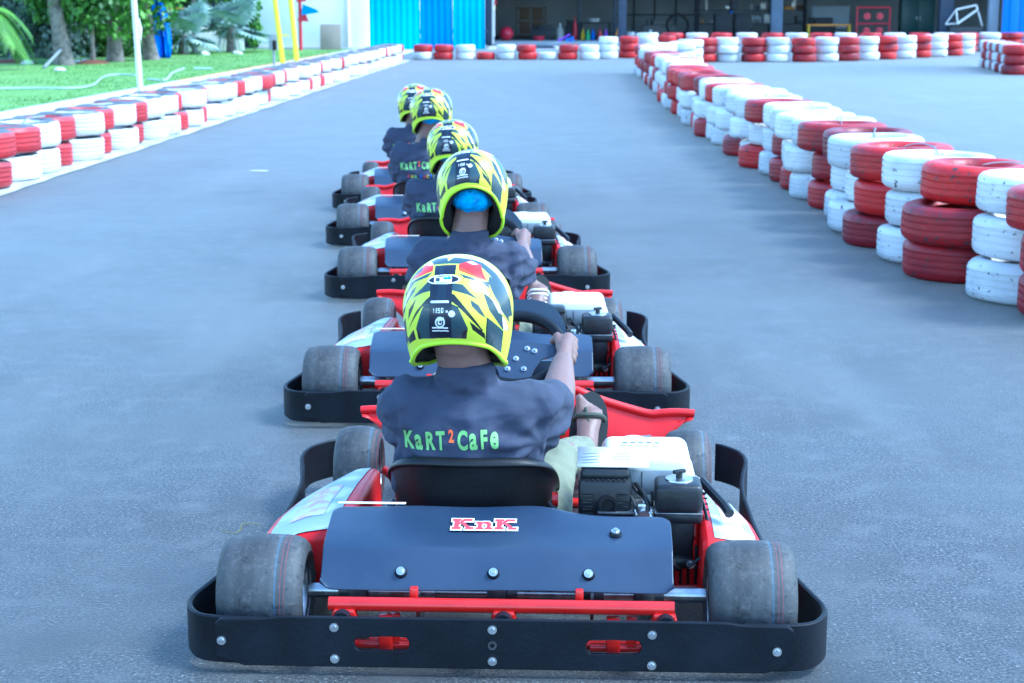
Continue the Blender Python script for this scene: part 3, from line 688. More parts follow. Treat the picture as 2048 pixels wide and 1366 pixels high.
    tl = B(); tl.lathe([(0,.0),(0,.028),(.004,.029),(.006,.024),(.006,0)],'Z',24,c=(.30,.69,.352),closed=False); tl.obj('tank_cap', M['tank_white'], E)
    tp = B(); tp.box((.318,.512,.292),(.16,.003,.062),.001); tp.obj('tank_plate', M['box_grey'], E)
    td = B(); td.box((.315,.5095,.292),(.0025,.001,.055),0); td.obj('plate_seam', M['dark_steel'], E)
    af = B(); af.box((.400,.445,.282),(.112,.100,.072),.014,seg=3); af.obj('air_filter', M['engine_black'], E)
    a2 = B(); a2.box((.400,.447,.236),(.112,.098,.028),.008); a2.box((.402,.445,.175),(.074,.06,.11),.01); a2.box((.395,.42,.125),(.085,.05,.03),.01); a2.obj('air_filter_base', M['engine_black'], E)
    B().box((.400,.4465,.249),(.1145,.1005,.003),.001).obj('air_filter_seam', M['steel'], E)
    kb = B(); kb.lathe([(0,0),(0,.034),(.004,.033),(.005,0)],'Z',24,c=(.402,.452,.318),closed=False); kb.obj('filter_washer', M['steel'], E)
    kb = B(); kb.cyl((.402,.452,.322),(.402,.452,.336),.008,n=12); kb.box((.402,.452,.338),(.034,.012,.010),.004,rot=(0,0,.5)); kb.obj('wing_nut', M['engine_black'], E)
    for x in (.385,.43): bolt(E, (x,.396,.125), (0,-1,0), .008)
    rc = B(); rc.lathe([(-.05,0),(-.05,.085),(-.035,.105),(.03,.108),(.045,.095),(.05,.05),(.05,0)],'X',30,c=(.415,.55,.165),closed=False); rc.box((.40,.47,.11),(.10,.10,.14),.014); rc.obj('fan_cover', M['red_plastic'], E)
    sl_ = B()
    for k in range(5): sl_.box((.372+k*.018,.4185,.115),(.007,.003,.10),.001,rot=(0,.0,0))
    for k in range(6): sl_.box((.45,.47+.0*k+.02*k,.262-.008*abs(k-3)),(.05,.006,.003),0)
    struct(sl_.obj('cooling_slots', M['liner'], E), 'stuff')
    B().tube([(.46,.5,.30),(.475,.47,.29),(.51,.43,.26),(.52,.40,.25)], .012, 8).obj('starter_grip', M['engine_black'], E)
    for q_ in ([(.285,.50,.30),(.30,.47,.285),(.335,.455,.25),(.345,.43,.20)],[(.27,.47,.29),(.29,.43,.275),(.31,.41,.23),(.325,.40,.17)],[(.34,.50,.27),(.335,.44,.255),(.30,.40,.235),(.30,.38,.19)],[(.455,.50,.27),(.47,.43,.22),(.46,.38,.16),(.42,.36,.13)]): B().tube(catmull(q_,5), .0042, 7).obj('engine_cable', M['engine_black'], E)
    sp_ = B(); sp_.tube([(.335+.004*math.cos(k*1.2),.415+.0012*k*0,.20+.0016*k) for k in range(34)], .0012, 5); sp_.tube([(.30,.41,.205),(.355,.405,.215)], .0028, 6); sp_.obj('throttle_spring', M['zinc'], E)
    B().cyl((.345,.43,.155),(.345,.39,.15),.012,n=12).box((.352,.40,.175),(.03,.02,.02),.003).obj('fuel_tap', M['zinc'], E)
    B().tube(catmull([(.30,.50,.29),(.325,.42,.27),(.33,.40,.2),(.36,.36,.16),(.40,.37,.12)],5), .006, 8).obj('fuel_hose', M['engine_black'], E)
    return K
kart = build_kart()
KARTS = [(-.020, 3.375, -2.4), (-.090, 5.53, -.5), (-.218, 8.02, 1.8), (-.412, 9.86, 3.0), (-.565, 11.66, 3.0)]
KL = ['black and red go-kart nearest the camera with red and white badge on its rear deck',
      'red go-kart second in line, plain rear deck, directly ahead of the nearest kart',
      'red go-kart in the middle of the line of five',
      'red go-kart fourth in line, just behind the front kart',
      'red go-kart leading the line, farthest from the camera']
karts = [kart] + [copy_tree(kart) for _ in range(4)]
for o, (x, y, a), lab in zip(karts, KARTS, KL):
    o.location = (x, y, 0); o.rotation_euler = (0, 0, R(a)); tag(o, lab, 'go-kart', 'go-karts lined up on the track')
# things only the nearest kart has: badge and label sheet
def slab(parent):
    W = .030
    def K_(x0): return [[(x0,0),(x0+.018,0),(x0+.018,.006),(x0,.006)],[(x0,.024),(x0+.018,.024),(x0+.018,.030),(x0,.030)],[(x0+.004,.005),(x0+.014,.005),(x0+.014,.025),(x0+.004,.025)],
        [(x0+.013,.012),(x0+.030,.027),(x0+.030,.030),(x0+.022,.030),(x0+.013,.018)],[(x0+.024,.024),(x0+.040,.024),(x0+.040,.030),(x0+.024,.030)],
        [(x0+.017,.017),(x0+.033,0),(x0+.042,0),(x0+.024,.019)],[(x0+.026,0),(x0+.044,0),(x0+.044,.006),(x0+.028,.006)]]
    def N_(x0): return [[(x0,0),(x0+.016,0),(x0+.016,.005),(x0,.005)],[(x0+.004,.004),(x0+.012,.004),(x0+.012,.022),(x0+.004,.022)],[(x0,.017),(x0+.010,.017),(x0+.010,.022),(x0,.022)],
        [(x0+.011,.015),(x0+.017,.017),(x0+.026,.014),(x0+.030,.018),(x0+.024,.0225),(x0+.016,.0225),(x0+.011,.019)],[(x0+.022,.004),(x0+.030,.004),(x0+.030,.018),(x0+.022,.018)],[(x0+.018,0),(x0+.034,0),(x0+.034,.005),(x0+.018,.005)]]
    polys = K_(0)+N_(.048)+K_(.086)
    def surf(x, y, d):
        yy = .222 + y*.92; z, a = deck_z(yy); n_ = Vector((0,-math.sin(a),math.cos(a))); return Vector((-.058-.065+x, yy, z+.0025)) + n_*d
    for nm, mt, grow, d in (('badge_outline','white_print',.0032,.0012),('badge_letters','red_print',0,.0026)):
        b = B()
        for i, p in enumerate(polys):
            cx = sum(q[0] for q in p)/len(p); cy = sum(q[1] for q in p)/len(p)
            if grow: p = [(q[0]+grow*(1 if q[0] > cx else -1), q[1]+grow*(1 if q[1] > cy else -1)) for q in p]
            b.bm.faces.new([b.bm.verts.new(surf(x*1.14-.004, y*1.62, d+i*.00002)) for x, y in p])
        b.obj(nm, M[mt], parent, smooth=False)
slab(kart)
lb = B(); lb.loft([[(.158,y,z),(.238,y-.004,z+.001),(.330,y,z+.0005)] for y, z in ((.45,.348),(.49,.352),(.53,.358),(.565,.366))], closed=False)
lo = lb.obj('label_sheet', M['tank_white'], kart); so = lo.modifiers.new('s','SOLIDIFY'); so.thickness = .0015
lt = B()
for cx in (.19,.265):
    for k in range(4): lt.box((cx,.473+k*.018,.3515+k*.0026),(.045-.008*(k%2),.0025,.0008),0,rot=(.28,0,.15))
lt.obj('label_lines', M['steel'], kart)
lt = B()
for k in range(5): lt.box((.275+k*.02,.61+.003*(k%2),.3655),(.012,.010,.0008),0)
lt.obj('tank_print', M['column_grey'], kart)

# ------------------------------------------------------------------ helmet
def helmet_mesh():
    # art in rear-view coordinates: crop pixels around centre (715,590), half width 560
    Y = (.70,.84,.05); YL = (.66,.88,.14); S = (.030,.062,.078); SD = (.012,.025,.045); N_ = (.008,.012,.03); RD = (.80,.012,.010); OR = (.85,.06,.01); WH = (.8,.82,.8); BL = (.02,.25,.6); SK = (.012,.016,.02)
    art = [ (S,[(470,165),(500,140),(620,140),(635,200),(690,140),(870,160),(735,235),(500,240)]),
      (S,[(250,370),(330,260),(420,190),(470,165),(505,240),(490,330),(470,380),(300,420),(250,400)]),
      (RD,[(262,388),(300,330),(375,290),(370,225),(400,205),(492,240),(488,318)]),
      (WH,[(400,205),(455,170),(492,235),(440,240)]),
      (Y,[(492,238),(506,240),(506,330),(470,385),(440,400),(440,385),(490,330)]), (Y,[(262,388),(488,318),(488,328),(270,400)]),
      (S,[(725,340),(800,370),(900,400),(960,450),(860,420),(775,400),(740,380)]), (S,[(870,160),(980,190),(1110,300),(1200,430),(1250,560),(1270,700),(1240,740),(1180,640),(1120,480),(1060,350),(960,250),(735,235)]),
      (RD,[(738,248),(860,180),(960,230),(990,330),(1030,415),(940,400),(755,325)]), (OR,[(745,262),(850,330),(960,400),(900,385),(755,325)]), (WH,[(820,205),(880,190),(930,230),(880,235)]),
      (S,[(1050,340),(1130,480),(1200,640),(1180,690),(1100,560),(1040,430)]), (S,[(1150,530),(1230,700),(1250,800),(1170,700),(1140,600)]),
      (S,[(275,600),(390,500),(445,440),(500,470),(485,545),(390,560)]), (S,[(695,470),(800,480),(870,560),(960,635),(850,590),(700,550)]),
      (SK,[(235,893),(330,740),(430,640),(490,590),(490,690),(400,700)]), (SK,[(690,580),(720,590),(1000,925),(985,932),(760,715),(690,660)]),
      (S,[(400,715),(430,680),(480,680),(475,1005),(345,990),(330,890)]), (SK,[(345,990),(330,890),(370,940),(380,1000)]), (S,[(690,690),(760,720),(855,920),(835,1012),(690,1012)]), (SK,[(835,1012),(855,920),(800,960),(790,1012)]),
      (S,[(1045,800),(1190,890),(1180,960),(1160,1090),(1030,1035)]), (S,[(1000,560),(1060,590),(1190,760),(1240,860),(1180,880),(1060,730)]), (S,[(950,440),(1040,420),(1060,500),(1010,470)]),
      (S,[(200,560),(330,470),(300,540),(215,640)]), (SK,[(250,700),(335,600),(300,700),(240,800)]), (S,[(880,640),(960,690),(1030,810),(960,770),(890,700)]), (SK,[(868,850),(1015,950),(1018,1000),(900,930)]), (SK,[(225,960),(300,900),(320,990),(240,1010)]), (SK,[(1035,795),(1045,800),(1032,1036),(1018,1030)]), (SK,[(480,720),(400,715),(410,705),(480,690)]), (SK,[(700,690),(770,720),(765,732),(695,702)]), (SK,[(1100,300),(1125,320),(1230,480),(1200,440)]), (S,[(1060,940),(1120,900),(1150,1000),(1120,1080)]),
      (WH,[(930,475),(990,490),(1060,560),(1030,575)]), (WH,[(1075,590),(1140,650),(1190,730),(1150,735)]), (WH,[(1180,760),(1215,790),(1232,860),(1190,880)]), (SK,[(960,520),(985,510),(1000,540)]), (SK,[(1000,560),(1030,570),(1020,590)]), (SK,[(1080,610),(1100,640),(1070,630)]),
      (WH,[(180,650),(215,540),(280,480),(270,520),(225,600),(190,670)]), (SK,[(165,690),(215,640),(200,700),(165,740)]), (SK,[(165,790),(205,765),(222,1000),(200,1000),(170,900)]), (SK,[(250,400),(300,420),(210,560),(200,520)]), (S,[(215,930),(235,960),(225,990)]),
      (Y,[(497,235),(735,235),(735,250),(497,250)]), (Y,[(728,240),(745,250),(735,345),(800,395),(780,400),(722,360)]), (N_,[(508,250),(725,250),(722,372),(510,372)]),
      (N_,[(478,470),(700,470),(692,1008),(468,1005)]), (SD,[(540,260),(600,260),(600,370),(560,370)]), (SD,[(560,480),(640,480),(640,640),(540,640)]),
      (WH,[(485,650),(520,648),(668,655),(672,678),(520,676),(485,670)]) ]
    import math as m_
    def ell(cx, cy, rx, ry, n=24): return [(cx+rx*m_.cos(k/n*6.2832), cy+ry*m_.sin(k/n*6.2832)) for k in range(n)]
    art += [(WH, ell(610,425,168,55)), (N_, ell(610,425,150,45)), (WH,[(512,392),(690,395),(690,462),(512,458)]), (BL,[(600,400),(680,400),(680,425),(610,425)]), (S,[(530,405),(570,405),(570,445),(530,445)]),
            (WH, ell(698,788,33,33)), (WH, ell(582,865,50,52)), (N_, ell(582,868,36,36)), (WH, ell(580,868,22,24)), (N_, ell(586,864,12,13)), (WH,[(500,905),(662,915),(662,928),(500,918)]), (WH,[(498,934),(666,942),(664,952),(498,944)]), (WH,[(545,835),(560,815),(575,830),(590,812),(605,832),(620,815),(620,850),(545,850)])]
    for x0, pat in ((508,'1'),(533,'1'),(560,'5'),(592,'0')):      # 1150
        segs = {'1':[(8,0,16,48)], '5':[(0,0,24,9),(0,0,8,26),(0,18,24,28),(16,20,24,48),(0,39,24,48)], '0':[(0,0,26,9),(0,39,26,48),(0,0,8,48),(18,0,26,48)]}[pat]
        for a, b_, c, d in segs: art.append((WH, [(x0+a,728+b_),(x0+c,728+b_),(x0+c,728+d),(x0+a,728+d)]))
    art.append((WH, [(640,755),(660,755),(660,775),(640,775)]))
    NA, NE = 720, 288; rx, ry, rz = .1315, .150, .124
    al = R(20.5); vs = []
    def zmin(y):      # bottom opening: high at the nape, low at the chin
        pts = [(-.15,-.058),(-.10,-.080),(-.04,-.118),(.04,-.150),(.10,-.160),(.16,-.150)]
        for (a, za), (c, zc) in zip(pts, pts[1:]):
            if y <= c: return za+(zc-za)*max(0,(y-a))/(c-a)
        return -.150
    P = np.zeros((NE+1, NA, 3))
    for j in range(NE+1):
        t = j/NE
        for i in range(NA):
            a = i/NA*2*math.pi; ca, sa = math.cos(a), math.sin(a)
            # direction sweeping from top down; below the equator the wall runs nearly straight
            hy = ry*sa; zb = zmin(hy*.95); s = t*(math.pi/2*rz - zb + .02) ; eq = math.pi/2*rz
            if s < eq: e = s/rz; r_ = math.sin(e)**.93 if e > 0 else 0; z = rz*math.cos(e)
            else: q = (s-eq)/max(1e-6, (-zb+.02)); z = zb*q; r_ = 1 - .17*q*q*(1.0 if sa < 0 else .8)
            x_, y_ = rx*ca*r_, ry*sa*r_
            if sa > 0 and z < -.02: y_ += .012*sa*min(1, (-z-.02)/.08)
            P[j, i] = (x_, y_, z)
    V = P[1:].reshape(-1, 3); top = len(V); V = np.vstack([V, [[0,0,rz]]]); fs = []
    for j in range(NE-1):
        for i in range(NA): a = j*NA+i; b_ = j*NA+(i+1)%NA; fs.append((a, b_, b_+NA, a+NA))
    for i in range(NA): fs.append((top, (i+1)%NA, i))
    X = 715 + V[:,0]/.1315*560; Yc = 590 - ((V[:,2]*math.cos(al)+V[:,1]*math.sin(al))/.1315)*575 + 10
    # front half shows the same pattern, swept round
    colr = np.tile(np.array(Y), (len(V), 1)); g = np.clip((V[:,2]+.02)/.15, 0, 1)
    front = V[:,1] > .10
    def inside(poly):
        c = np.zeros(len(V), bool); n = len(poly); j = n-1
        for i in range(n):
            xi, yi = poly[i]; xj, yj = poly[j]
            cond = ((yi > Yc) != (yj > Yc)) & (X < (xj-xi)*(Yc-yi)/((yj-yi) or 1e-9)+xi); c ^= cond; j = i
        return c
    for col, poly in art: colr[inside(poly)] = col
    fr = V[:,1] > .055
    colr[fr & (V[:,2] < .05)] = S; colr[fr & (np.abs(V[:,0]) < .03) & (V[:,2] > .03)] = N_; colr[fr & (np.abs(V[:,2]+.09) < .02)] = Y
    me = bpy.data.meshes.new('helmet_shell'); me.from_pydata(V.tolist(), [], fs); me.polygons.foreach_set('use_smooth', [True]*len(fs))
    at = me.color_attributes.new('art', 'FLOAT_COLOR', 'POINT'); at.data.foreach_set('color', np.hstack([colr, np.ones((len(V),1))]).ravel()); me.materials.append(M['helmet'])
    bm = bmesh.new(); bm.from_mesh(me); bmesh.ops.recalc_face_normals(bm, faces=bm.faces); bm.to_mesh(me); bm.free()
    rim = [Vector(P[NE, i]) for i in range(0, NA, 8)]
    return me, rim, P
HM, RIM, HP = helmet_mesh()
rim_me = B().tube(RIM, .0055, 10, closed=True).mesh('rim_trim'); rim_me.materials.append(M['neon_trim'])
bl = B(); NA = HP.shape[1]
sub = HP[::12, ::12]
bl.loft([[Vector(p)*.93 + Vector((0,0,.001)) for p in row] for row in sub[2:]]+[[Vector(p)*.93*.80 + Vector((0,0,-.012)) for p in sub[-1]], [Vector(p)*.93*.74 + Vector((0,0,.02)) for p in sub[-1]]], cap=False)
bl_rim = [[Vector(p)*.985 for p in sub[-1]], [Vector(p)*.90+Vector((0,0,.004)) for p in sub[-1]], [Vector(p)*.80+Vector((0,0,.02)) for p in sub[-1]]]
bl.loft(bl_rim, cap=False)
liner_me = bl.mesh('liner'); liner_me.materials.append(M['liner'])
vz = B(); rows = []
for j in range(9):
    z = -.055 + .11*j/8; rows.append([(.1345*math.cos(a)*(1-.12*(max(0,z)/.135)**2), .153*math.sin(a)*(1-.25*(max(0,z)/.135)**2)+.008, z) for a in [R(25)+R(130)*k/20 for k in range(21)]])
vz.loft(rows, closed=False); visor_me = vz.mesh('visor'); visor_me.materials.append(M['visor_dark'])
def add_helmet(parent, loc, pitch=0, yaw=0, roll=0, net=None):
    h = inst('helmet', HM, parent, loc, (R(pitch), R(roll), R(yaw)))
    inst('rim_trim', rim_me, h); inst('liner', liner_me, h); inst('visor', visor_me, h)
    return h

# ------------------------------------------------------------------ people
def hull_add(bm, sph, sub=2):
    """convex hull of several ellipsoids: (centre, radius or radii)"""
    t = bmesh.new()
    for c, r in sph:
        q = bmesh.ops.create_icosphere(t, subdivisions=sub, radius=1); rr = (r, r, r) if not hasattr(r, '__len__') else r
        bmesh.ops.scale(t, vec=rr, verts=q['verts']); bmesh.ops.translate(t, vec=c, verts=q['verts'])
    h = bmesh.ops.convex_hull(t, input=t.verts)
    bmesh.ops.delete(t, geom=[v for v in t.verts if not v.link_faces], context='VERTS')
    inn = [g for g in h['geom_interior'] if isinstance(g, bmesh.types.BMVert) and g.is_valid]; bmesh.ops.delete(t, geom=inn, context='VERTS')
    hf = {f for f in h['geom'] if isinstance(f, bmesh.types.BMFace) and f.is_valid}; bmesh.ops.delete(t, geom=[f for f in t.faces if f not in hf], context='FACES_ONLY')
    me = bpy.data.meshes.new('h'); t.to_mesh(me); t.free(); bm.from_mesh(me); bpy.data.meshes.remove(me)
def fuse(name, hulls, voxel, smooth, material, parent, disp=None):
    bm = bmesh.new()
    for h in hulls: hull_add(bm, h)
    bmesh.ops.recalc_face_normals(bm, faces=bm.faces); me = bpy.data.meshes.new(name); bm.to_mesh(me); bm.free()
    o = bpy.data.objects.new(name, me); COL.objects.link(o)
    r = o.modifiers.new('r','REMESH'); r.mode = 'VOXEL'; r.voxel_size = voxel
    s = o.modifiers.new('s','SMOOTH'); s.iterations = smooth; s.factor = .5
    dg = bpy.context.evaluated_depsgraph_get(); out = bpy.data.meshes.new_from_object(o.evaluated_get(dg)); out.name = name
    bpy.data.objects.remove(o); bpy.data.meshes.remove(me)
    if disp:
        nr = [v.normal.copy() for v in out.vertices]
        for v, n_ in zip(out.vertices, nr): v.co += n_*disp(v.co)
    out.polygons.foreach_set('use_smooth', [True]*len(out.polygons)); out.materials.clear(); out.materials.append(material)
    return link(bpy.data.objects.new(name, out), parent)
def V3(a, b, t): return tuple(a[i]+(b[i]-a[i])*t for i in range(3))
def person(kart_i, hx, hz, pitch, lean=0, yaw=0, net=True, pose=0, text=True, skin='skin', voxel=.006, helmet_yaw=0, headdy=0, cx=-.10):
    x0, y0, a = KARTS[kart_i]; P = empty('person', 'x', 'person', (x0, y0, 0), R(a))
    dx = cx + .10
    hips = (cx,.60,.16); waist = (cx,.545,.27); chest = (cx,.53,.41); top = (cx-.005,.53,.50)
    sh = .155; nz = .50 + (hz-.74)*.55
    SL = (cx-.005-sh,.535,nz-.005); SR = (cx-.005+sh,.535,nz-.01)
    EL = (cx-.190,.70,.385); ER = (.104+dx,.715,.435); HL = (-.150,1.005,.485); HR = (.118,1.010,.50)
    neck0 = (cx-.005,.53,nz+.04); neck1 = (hx,.50+headdy,hz-.08)
    HLp, KLp, ALp = (cx-.07,.66,.14), (cx-.14,.94,.22), (cx-.12,1.25,.14); HRp, KRp, ARp = (cx+.07,.66,.14), (.100+dx,.90,.235), (.182,1.235,.175)
    grip = (Vector(HR)-Vector(ER)).normalized()
    def arm(S, E_, H_):
        wr = V3(E_, H_, .86); return [[(S,.052),(E_,.045)],[(E_,.046),(V3(E_,wr,.35),.046),(wr,.030)]], wr
    aL, wL = arm(SL, EL, HL); aR, wR = arm(SR, ER, HR)
    C = Vector((-.012,1.06,.505)); U = Vector((0,.76,.65)).normalized()
    def hand(wr, ang, side):
        g = C + Vector((1,0,0))*math.cos(ang)*.128 + U*math.sin(ang)*.118        # where the palm meets the rim
        tg = (Vector((-1,0,0))*math.sin(ang)*.128 + U*math.cos(ang)*.118).normalized()
        rad = (g-C).normalized(); nn = rad.cross(tg).normalized()
        if nn.y > 0: nn = -nn                                                     # towards the driver
        w_ = Vector(wr); out = []
        k0, k1 = g + rad*.012 + nn*.022 + tg*.034, g + rad*.012 + nn*.022 - tg*.034
        out.append([(w_,.025),((k0+w_)/2+tg*.01,.021),((k1+w_)/2-tg*.01,.021)]); out.append([((k0+w_)/2,.021),(k0,.0155),(k1,.0145),((k1+w_)/2,.02)])
        for f in range(4):
            b0 = g + tg*(.036-.0225*f) + rad*.018 + nn*.020; L = (.9,1,.95,.8)[f]
            p1 = b0 + rad*.016*L - nn*.018; p2 = p1 - rad*.012*L - nn*.022*L; p3 = p2 - rad*.024*L + nn*.004
            out += [[(b0,.0115),(p1,.0105)],[(p1,.0105),(p2,.0095)],[(p2,.0095),(p3,.0085)]]
        t0 = (w_*.55+g*.45) + tg*.022 - rad*.006; t1 = g + tg*.040 - rad*.018 + nn*.020; t2 = g + tg*.030 - rad*.032 + nn*.002
        out += [[(t0,.0145),(t1,.0115)],[(t1,.0115),(t2,.0095)]]; return out
    def foot(A, side, up=1):
        a_ = Vector(A); heel = a_ + Vector((0,.02,-.035)); ball = a_ + Vector((side*.01,.085,.085)); out = [[(a_,.034),(heel,.030),(V3(a_, ball, .5),(.034,.026,.03))],[(V3(a_, ball, .4),.031),(ball,(.042,.018,.022))]]
        for k in range(5):
            bx = ball + Vector((side*(-.030+.0155*k), .004, .012-.006*k)); tip = bx + Vector((0,.012,.034-.004*k)); out.append([(bx,.0115 if k == 0 else .0085),(tip,.013 if k == 0 else .0085)])
        return out, ball
    fR, bR = foot(ARp, 1); fL, bL = foot(ALp, -1)
    body = [[(hips,(.15,.11,.09)),(waist,(.125,.09,.08))],[(waist,(.125,.09,.08)),(chest,(.15,.095,.09))],[(chest,(.15,.09,.09)),(SL,.045),(SR,.045)],
            [(neck0,(.072,.06,.03)),(neck1,(.064,.060,.04))],[(neck1,(.066,.07,.05)),((hx,.53+headdy,hz),(.078,.092,.10))],
            [(HLp,.075),(KLp,.055)],[(KLp,.056),(ALp,.036)],[(HRp,.075),(KRp,.055)],[(KRp,.056),(ARp,.036)]] + aL + aR
    body += hand(wL, R(178), -1) + hand(wR, R(-2), 1) + fR + fL
    bo = fuse('body', body, voxel, 5, M[skin], P)
    rr = random.Random(kart_i)
    sd_ = rr.random()*50
    def fold(v):
        x, y, z = v; f = 0
        # long soft folds radiating from the armpits, and a little rumple low on the back
        for s in (-1, 1):
            ax_, az_ = cx+s*.165, nz-.10; d = math.hypot(x-ax_, z-az_); an = math.atan2(z-az_, (x-ax_)*-s)
            f += .0125*(1-math.exp(-(d/.055)**2))*math.exp(-d/.12)*math.sin(an*7+1.3*s+sd_+3*noise.noise(Vector((x*8,y*8,z*8+sd_))))
        f += .0075*(.5-abs(noise.noise(Vector((x*3.6+z*3, y*5, z*17-x*7+sd_))))*2.2) + .004*noise.noise(Vector((x*8, y*8, z*34+x*9+sd_))) + .003*noise.noise(Vector((x*26+sd_, y*20, z*30)))
        f += .009*noise.noise(Vector((x*5, y*5+sd_, z*9)))*max(0, 1-abs(z-.30)/.15)
        return f
    slL = V3(SL, EL, .86); slR = V3(SR, ER, .84)
    shirt = [[((cx-.006,.590,.18),(.175,.115,.05)),((cx-.006,.562,.28),(.194,.118,.08))],[((cx-.006,.562,.28),(.194,.118,.08)),((cx,.535,.40),(.190,.118,.08))],
             [((cx,.535,.40),(.190,.115,.07)),(SL,(.062,.062,.058)),(SR,(.062,.062,.058)),((cx-.005,.525,nz+.02),(.10,.072,.035))],
             [(SL,.064),(slL,.060)],[(SL,.062),(V3(SL,EL,.5),.064),((cx-.165,.60,.38),.055)],[(SR,.064),(slR,.060)],[(SR,.062),(slR,.058),((SR[0]+.018,.63,nz-.085),.062),((SR[0]-.02,.60,nz-.15),.05)],[((cx-.005,.525,nz+.03),(.088,.075,.02)),((cx*.6+hx*.4,.512+headdy*.4,nz+.090),(.069,.066,.008))]]
    sh_o = fuse('shirt', shirt, voxel*.85, 3, M['shirt'], P, fold)
    def tf(v): x, y, z = v; return .008*noise.noise(Vector((x*14, y*14, z*14+sd_))) + .004*noise.noise(Vector((x*35, y*35, z*35)))
    kt = V3(KRp, ARp, .80); kl = V3(KLp, ALp, .62)
    fuse('trousers', [[(hips,(.155,.11,.08)),(V3(hips,waist,.4),(.14,.10,.05))],[(HLp,.080),(KLp,.060)],[(KLp,.060),(kl,.050)],[(HRp,.080),((.070+dx,.72,.160),.080),(KRp,.058)],[((.055+dx,.60,.15),.07),((.078+dx,.72,.160),.074)],[(KRp,.058),(kt,.047)]], voxel*1.1, 3, M['trousers'], P, tf)
    # sandals
    for bl_, A_, s in ((bR, ARp, 1), (bL, ALp, -1)):
        A_ = Vector(A_); ax_ = (Vector(bl_)-A_ - Vector((0,.02,-.035))).normalized(); ctr = (Vector(bl_)+A_+Vector((0,.02,-.035)))/2 + Vector((0,.03,-.016)) + ax_*.012; ex = Vector((1,0,0)); nn = ex.cross(ax_).normalized()
        poly = [(.056*math.cos(t)*(1+.16*math.sin(t)), .135*math.sin(t)) for t in [k/26*2*math.pi for k in range(26)]]
        mxx = Matrix.Identity(4)
        for i in range(3): mxx[i][0] = ex[i]; mxx[i][1] = ax_[i]; mxx[i][2] = nn[i]; mxx[i][3] = ctr[i]
        sn = B(); sn.prism(poly, -.016, mxx); sn = sn.obj('sandal', M['sandal'], P)
        b = B(); q = Vector(bl_)
        cnt = 5 if kart_i == 1 else 1
        for k in range(cnt):
            o_ = ax_*(-.018*k-.012); b.tube(catmull([q+o_+ex*-.045+Vector((0,.02,-.01)), q+o_+ex*-.032+Vector((0,-.016,.012)), q+o_+Vector((0,-.026,.016)), q+o_+ex*.032+Vector((0,-.016,.012)), q+o_+ex*.045+Vector((0,.02,-.01))],5), .0048 if kart_i == 1 else .008, 8)
        if kart_i != 1: b.tube([q+Vector((-.012,-.01,.022)), q+ax_*-.03+Vector((0,-.030,.012)), A_+Vector((.03,.0,-.0))], .005, 8); b.tube(catmull([A_+Vector((-.031,.012,.0)), A_+Vector((-.024,-.022,.012)), A_+Vector((0,-.034,.016)), A_+Vector((.024,-.022,.012)), A_+Vector((.031,.012,0))],4), .005, 8)
        b.obj('sandal_strap', M['white_print' if kart_i == 1 else 'sandal_strap'], sn)
    h = add_helmet(P, (hx, .50+headdy, hz), pitch, helmet_yaw)
    if net:
        hn = fuse('hair_net', [[((hx,.475+headdy,hz-.045),(.082,.085,.055)),((hx,.51+headdy,hz+.0),(.08,.09,.08))]], .006, 1, M['hair_net'], P, lambda v: .006*abs(noise.noise(Vector((v.x*38, v.y*38, v.z*16))))+.004*noise.noise(Vector((v.x*90, v.y*60, v.z*60))))
    # printed lettering, laid on the cloth
    dg = bpy.context.evaluated_depsgraph_get(); bvh = BVHTree.FromObject(sh_o, dg)
    def print_on(txts, key, name, off=.0022):
        b = B()
        for s_, x_, z_, size, xs, bold, ro in txts:
            vs, fs = text_verts(s_, size, xs, bold)
            t = bmesh.new(); tv = [t.verts.new((v[0], v[1], 0)) for v in vs]
            for f in fs:
                try: t.faces.new([tv[i] for i in f])
                except Exception: pass
            bmesh.ops.triangulate(t, faces=t.faces)
            for _ in range(3):
                le = [e for e in t.edges if e.calc_length() > size*.16]
                if le: bmesh.ops.subdivide_edges(t, edges=le, cuts=1); bmesh.ops.triangulate(t, faces=[f for f in t.faces if len(f.verts) > 3])
            mp = {}
            for v in t.verts:
                X = x_ + v.co.x*math.cos(ro) - v.co.y*math.sin(ro); Z = z_ + v.co.x*math.sin(ro) + v.co.y*math.cos(ro)
                hit = bvh.ray_cast(Vector((X, -.2, Z)), Vector((0,1,0)))
                Yh = hit[0].y if hit[0] is not None else .43
                mp[v] = b.bm.verts.new((X, Yh-off, Z))
            for f in t.faces:
                try: b.bm.faces.new([mp[v] for v in f.verts])
                except Exception: pass
            t.free()
        b.obj(name, M[key], sh_o)
    if text:
        zt = .440 + (nz-.50); xl = cx-.160; ro = R(3.0)
        def L(t): return (math.cos(ro)*t, math.sin(ro)*t)
        base = [('K',0,.061,.58),('a',.029,.076,.56),('R',.055,.061,.58),('T',.082,.061,.54)]
        cafe = [('C',.133,.061,.58),('a',.162,.076,.56),('F',.188,.061,.58),('e',.211,.076,.54)]
        print_on([(c_, xl+L(t)[0], zt-.047+L(t)[1], s_, xs, .0024, ro) for c_, t, s_, xs in base+cafe], 'green_print', 'lettering_kart_cafe')
        print_on([('2', xl+L(.113)[0]-.002, zt-.047+L(.113)[1]+.018, .040, .62, .0014, ro)], 'orange_print', 'numeral_two')
        cols = ['red_print','yellow_print','green_print','blue_print','red_print','yellow_print','blue_print','green_print','red_print','yellow_print']
        word = 'FUN FACTORY'; i = 0
        for kk in ('red_print','yellow_print','green_print','blue_print'):
            its = []; j = 0
            for q, ch in enumerate(word):
                if ch == ' ': continue
                if cols[j] == kk: its.append((ch, cx-.115+q*.0195, zt-.096, .026, .8, .0012, 0))
                j += 1
            print_on(its, kk, 'small_lettering')
    return P
people = []
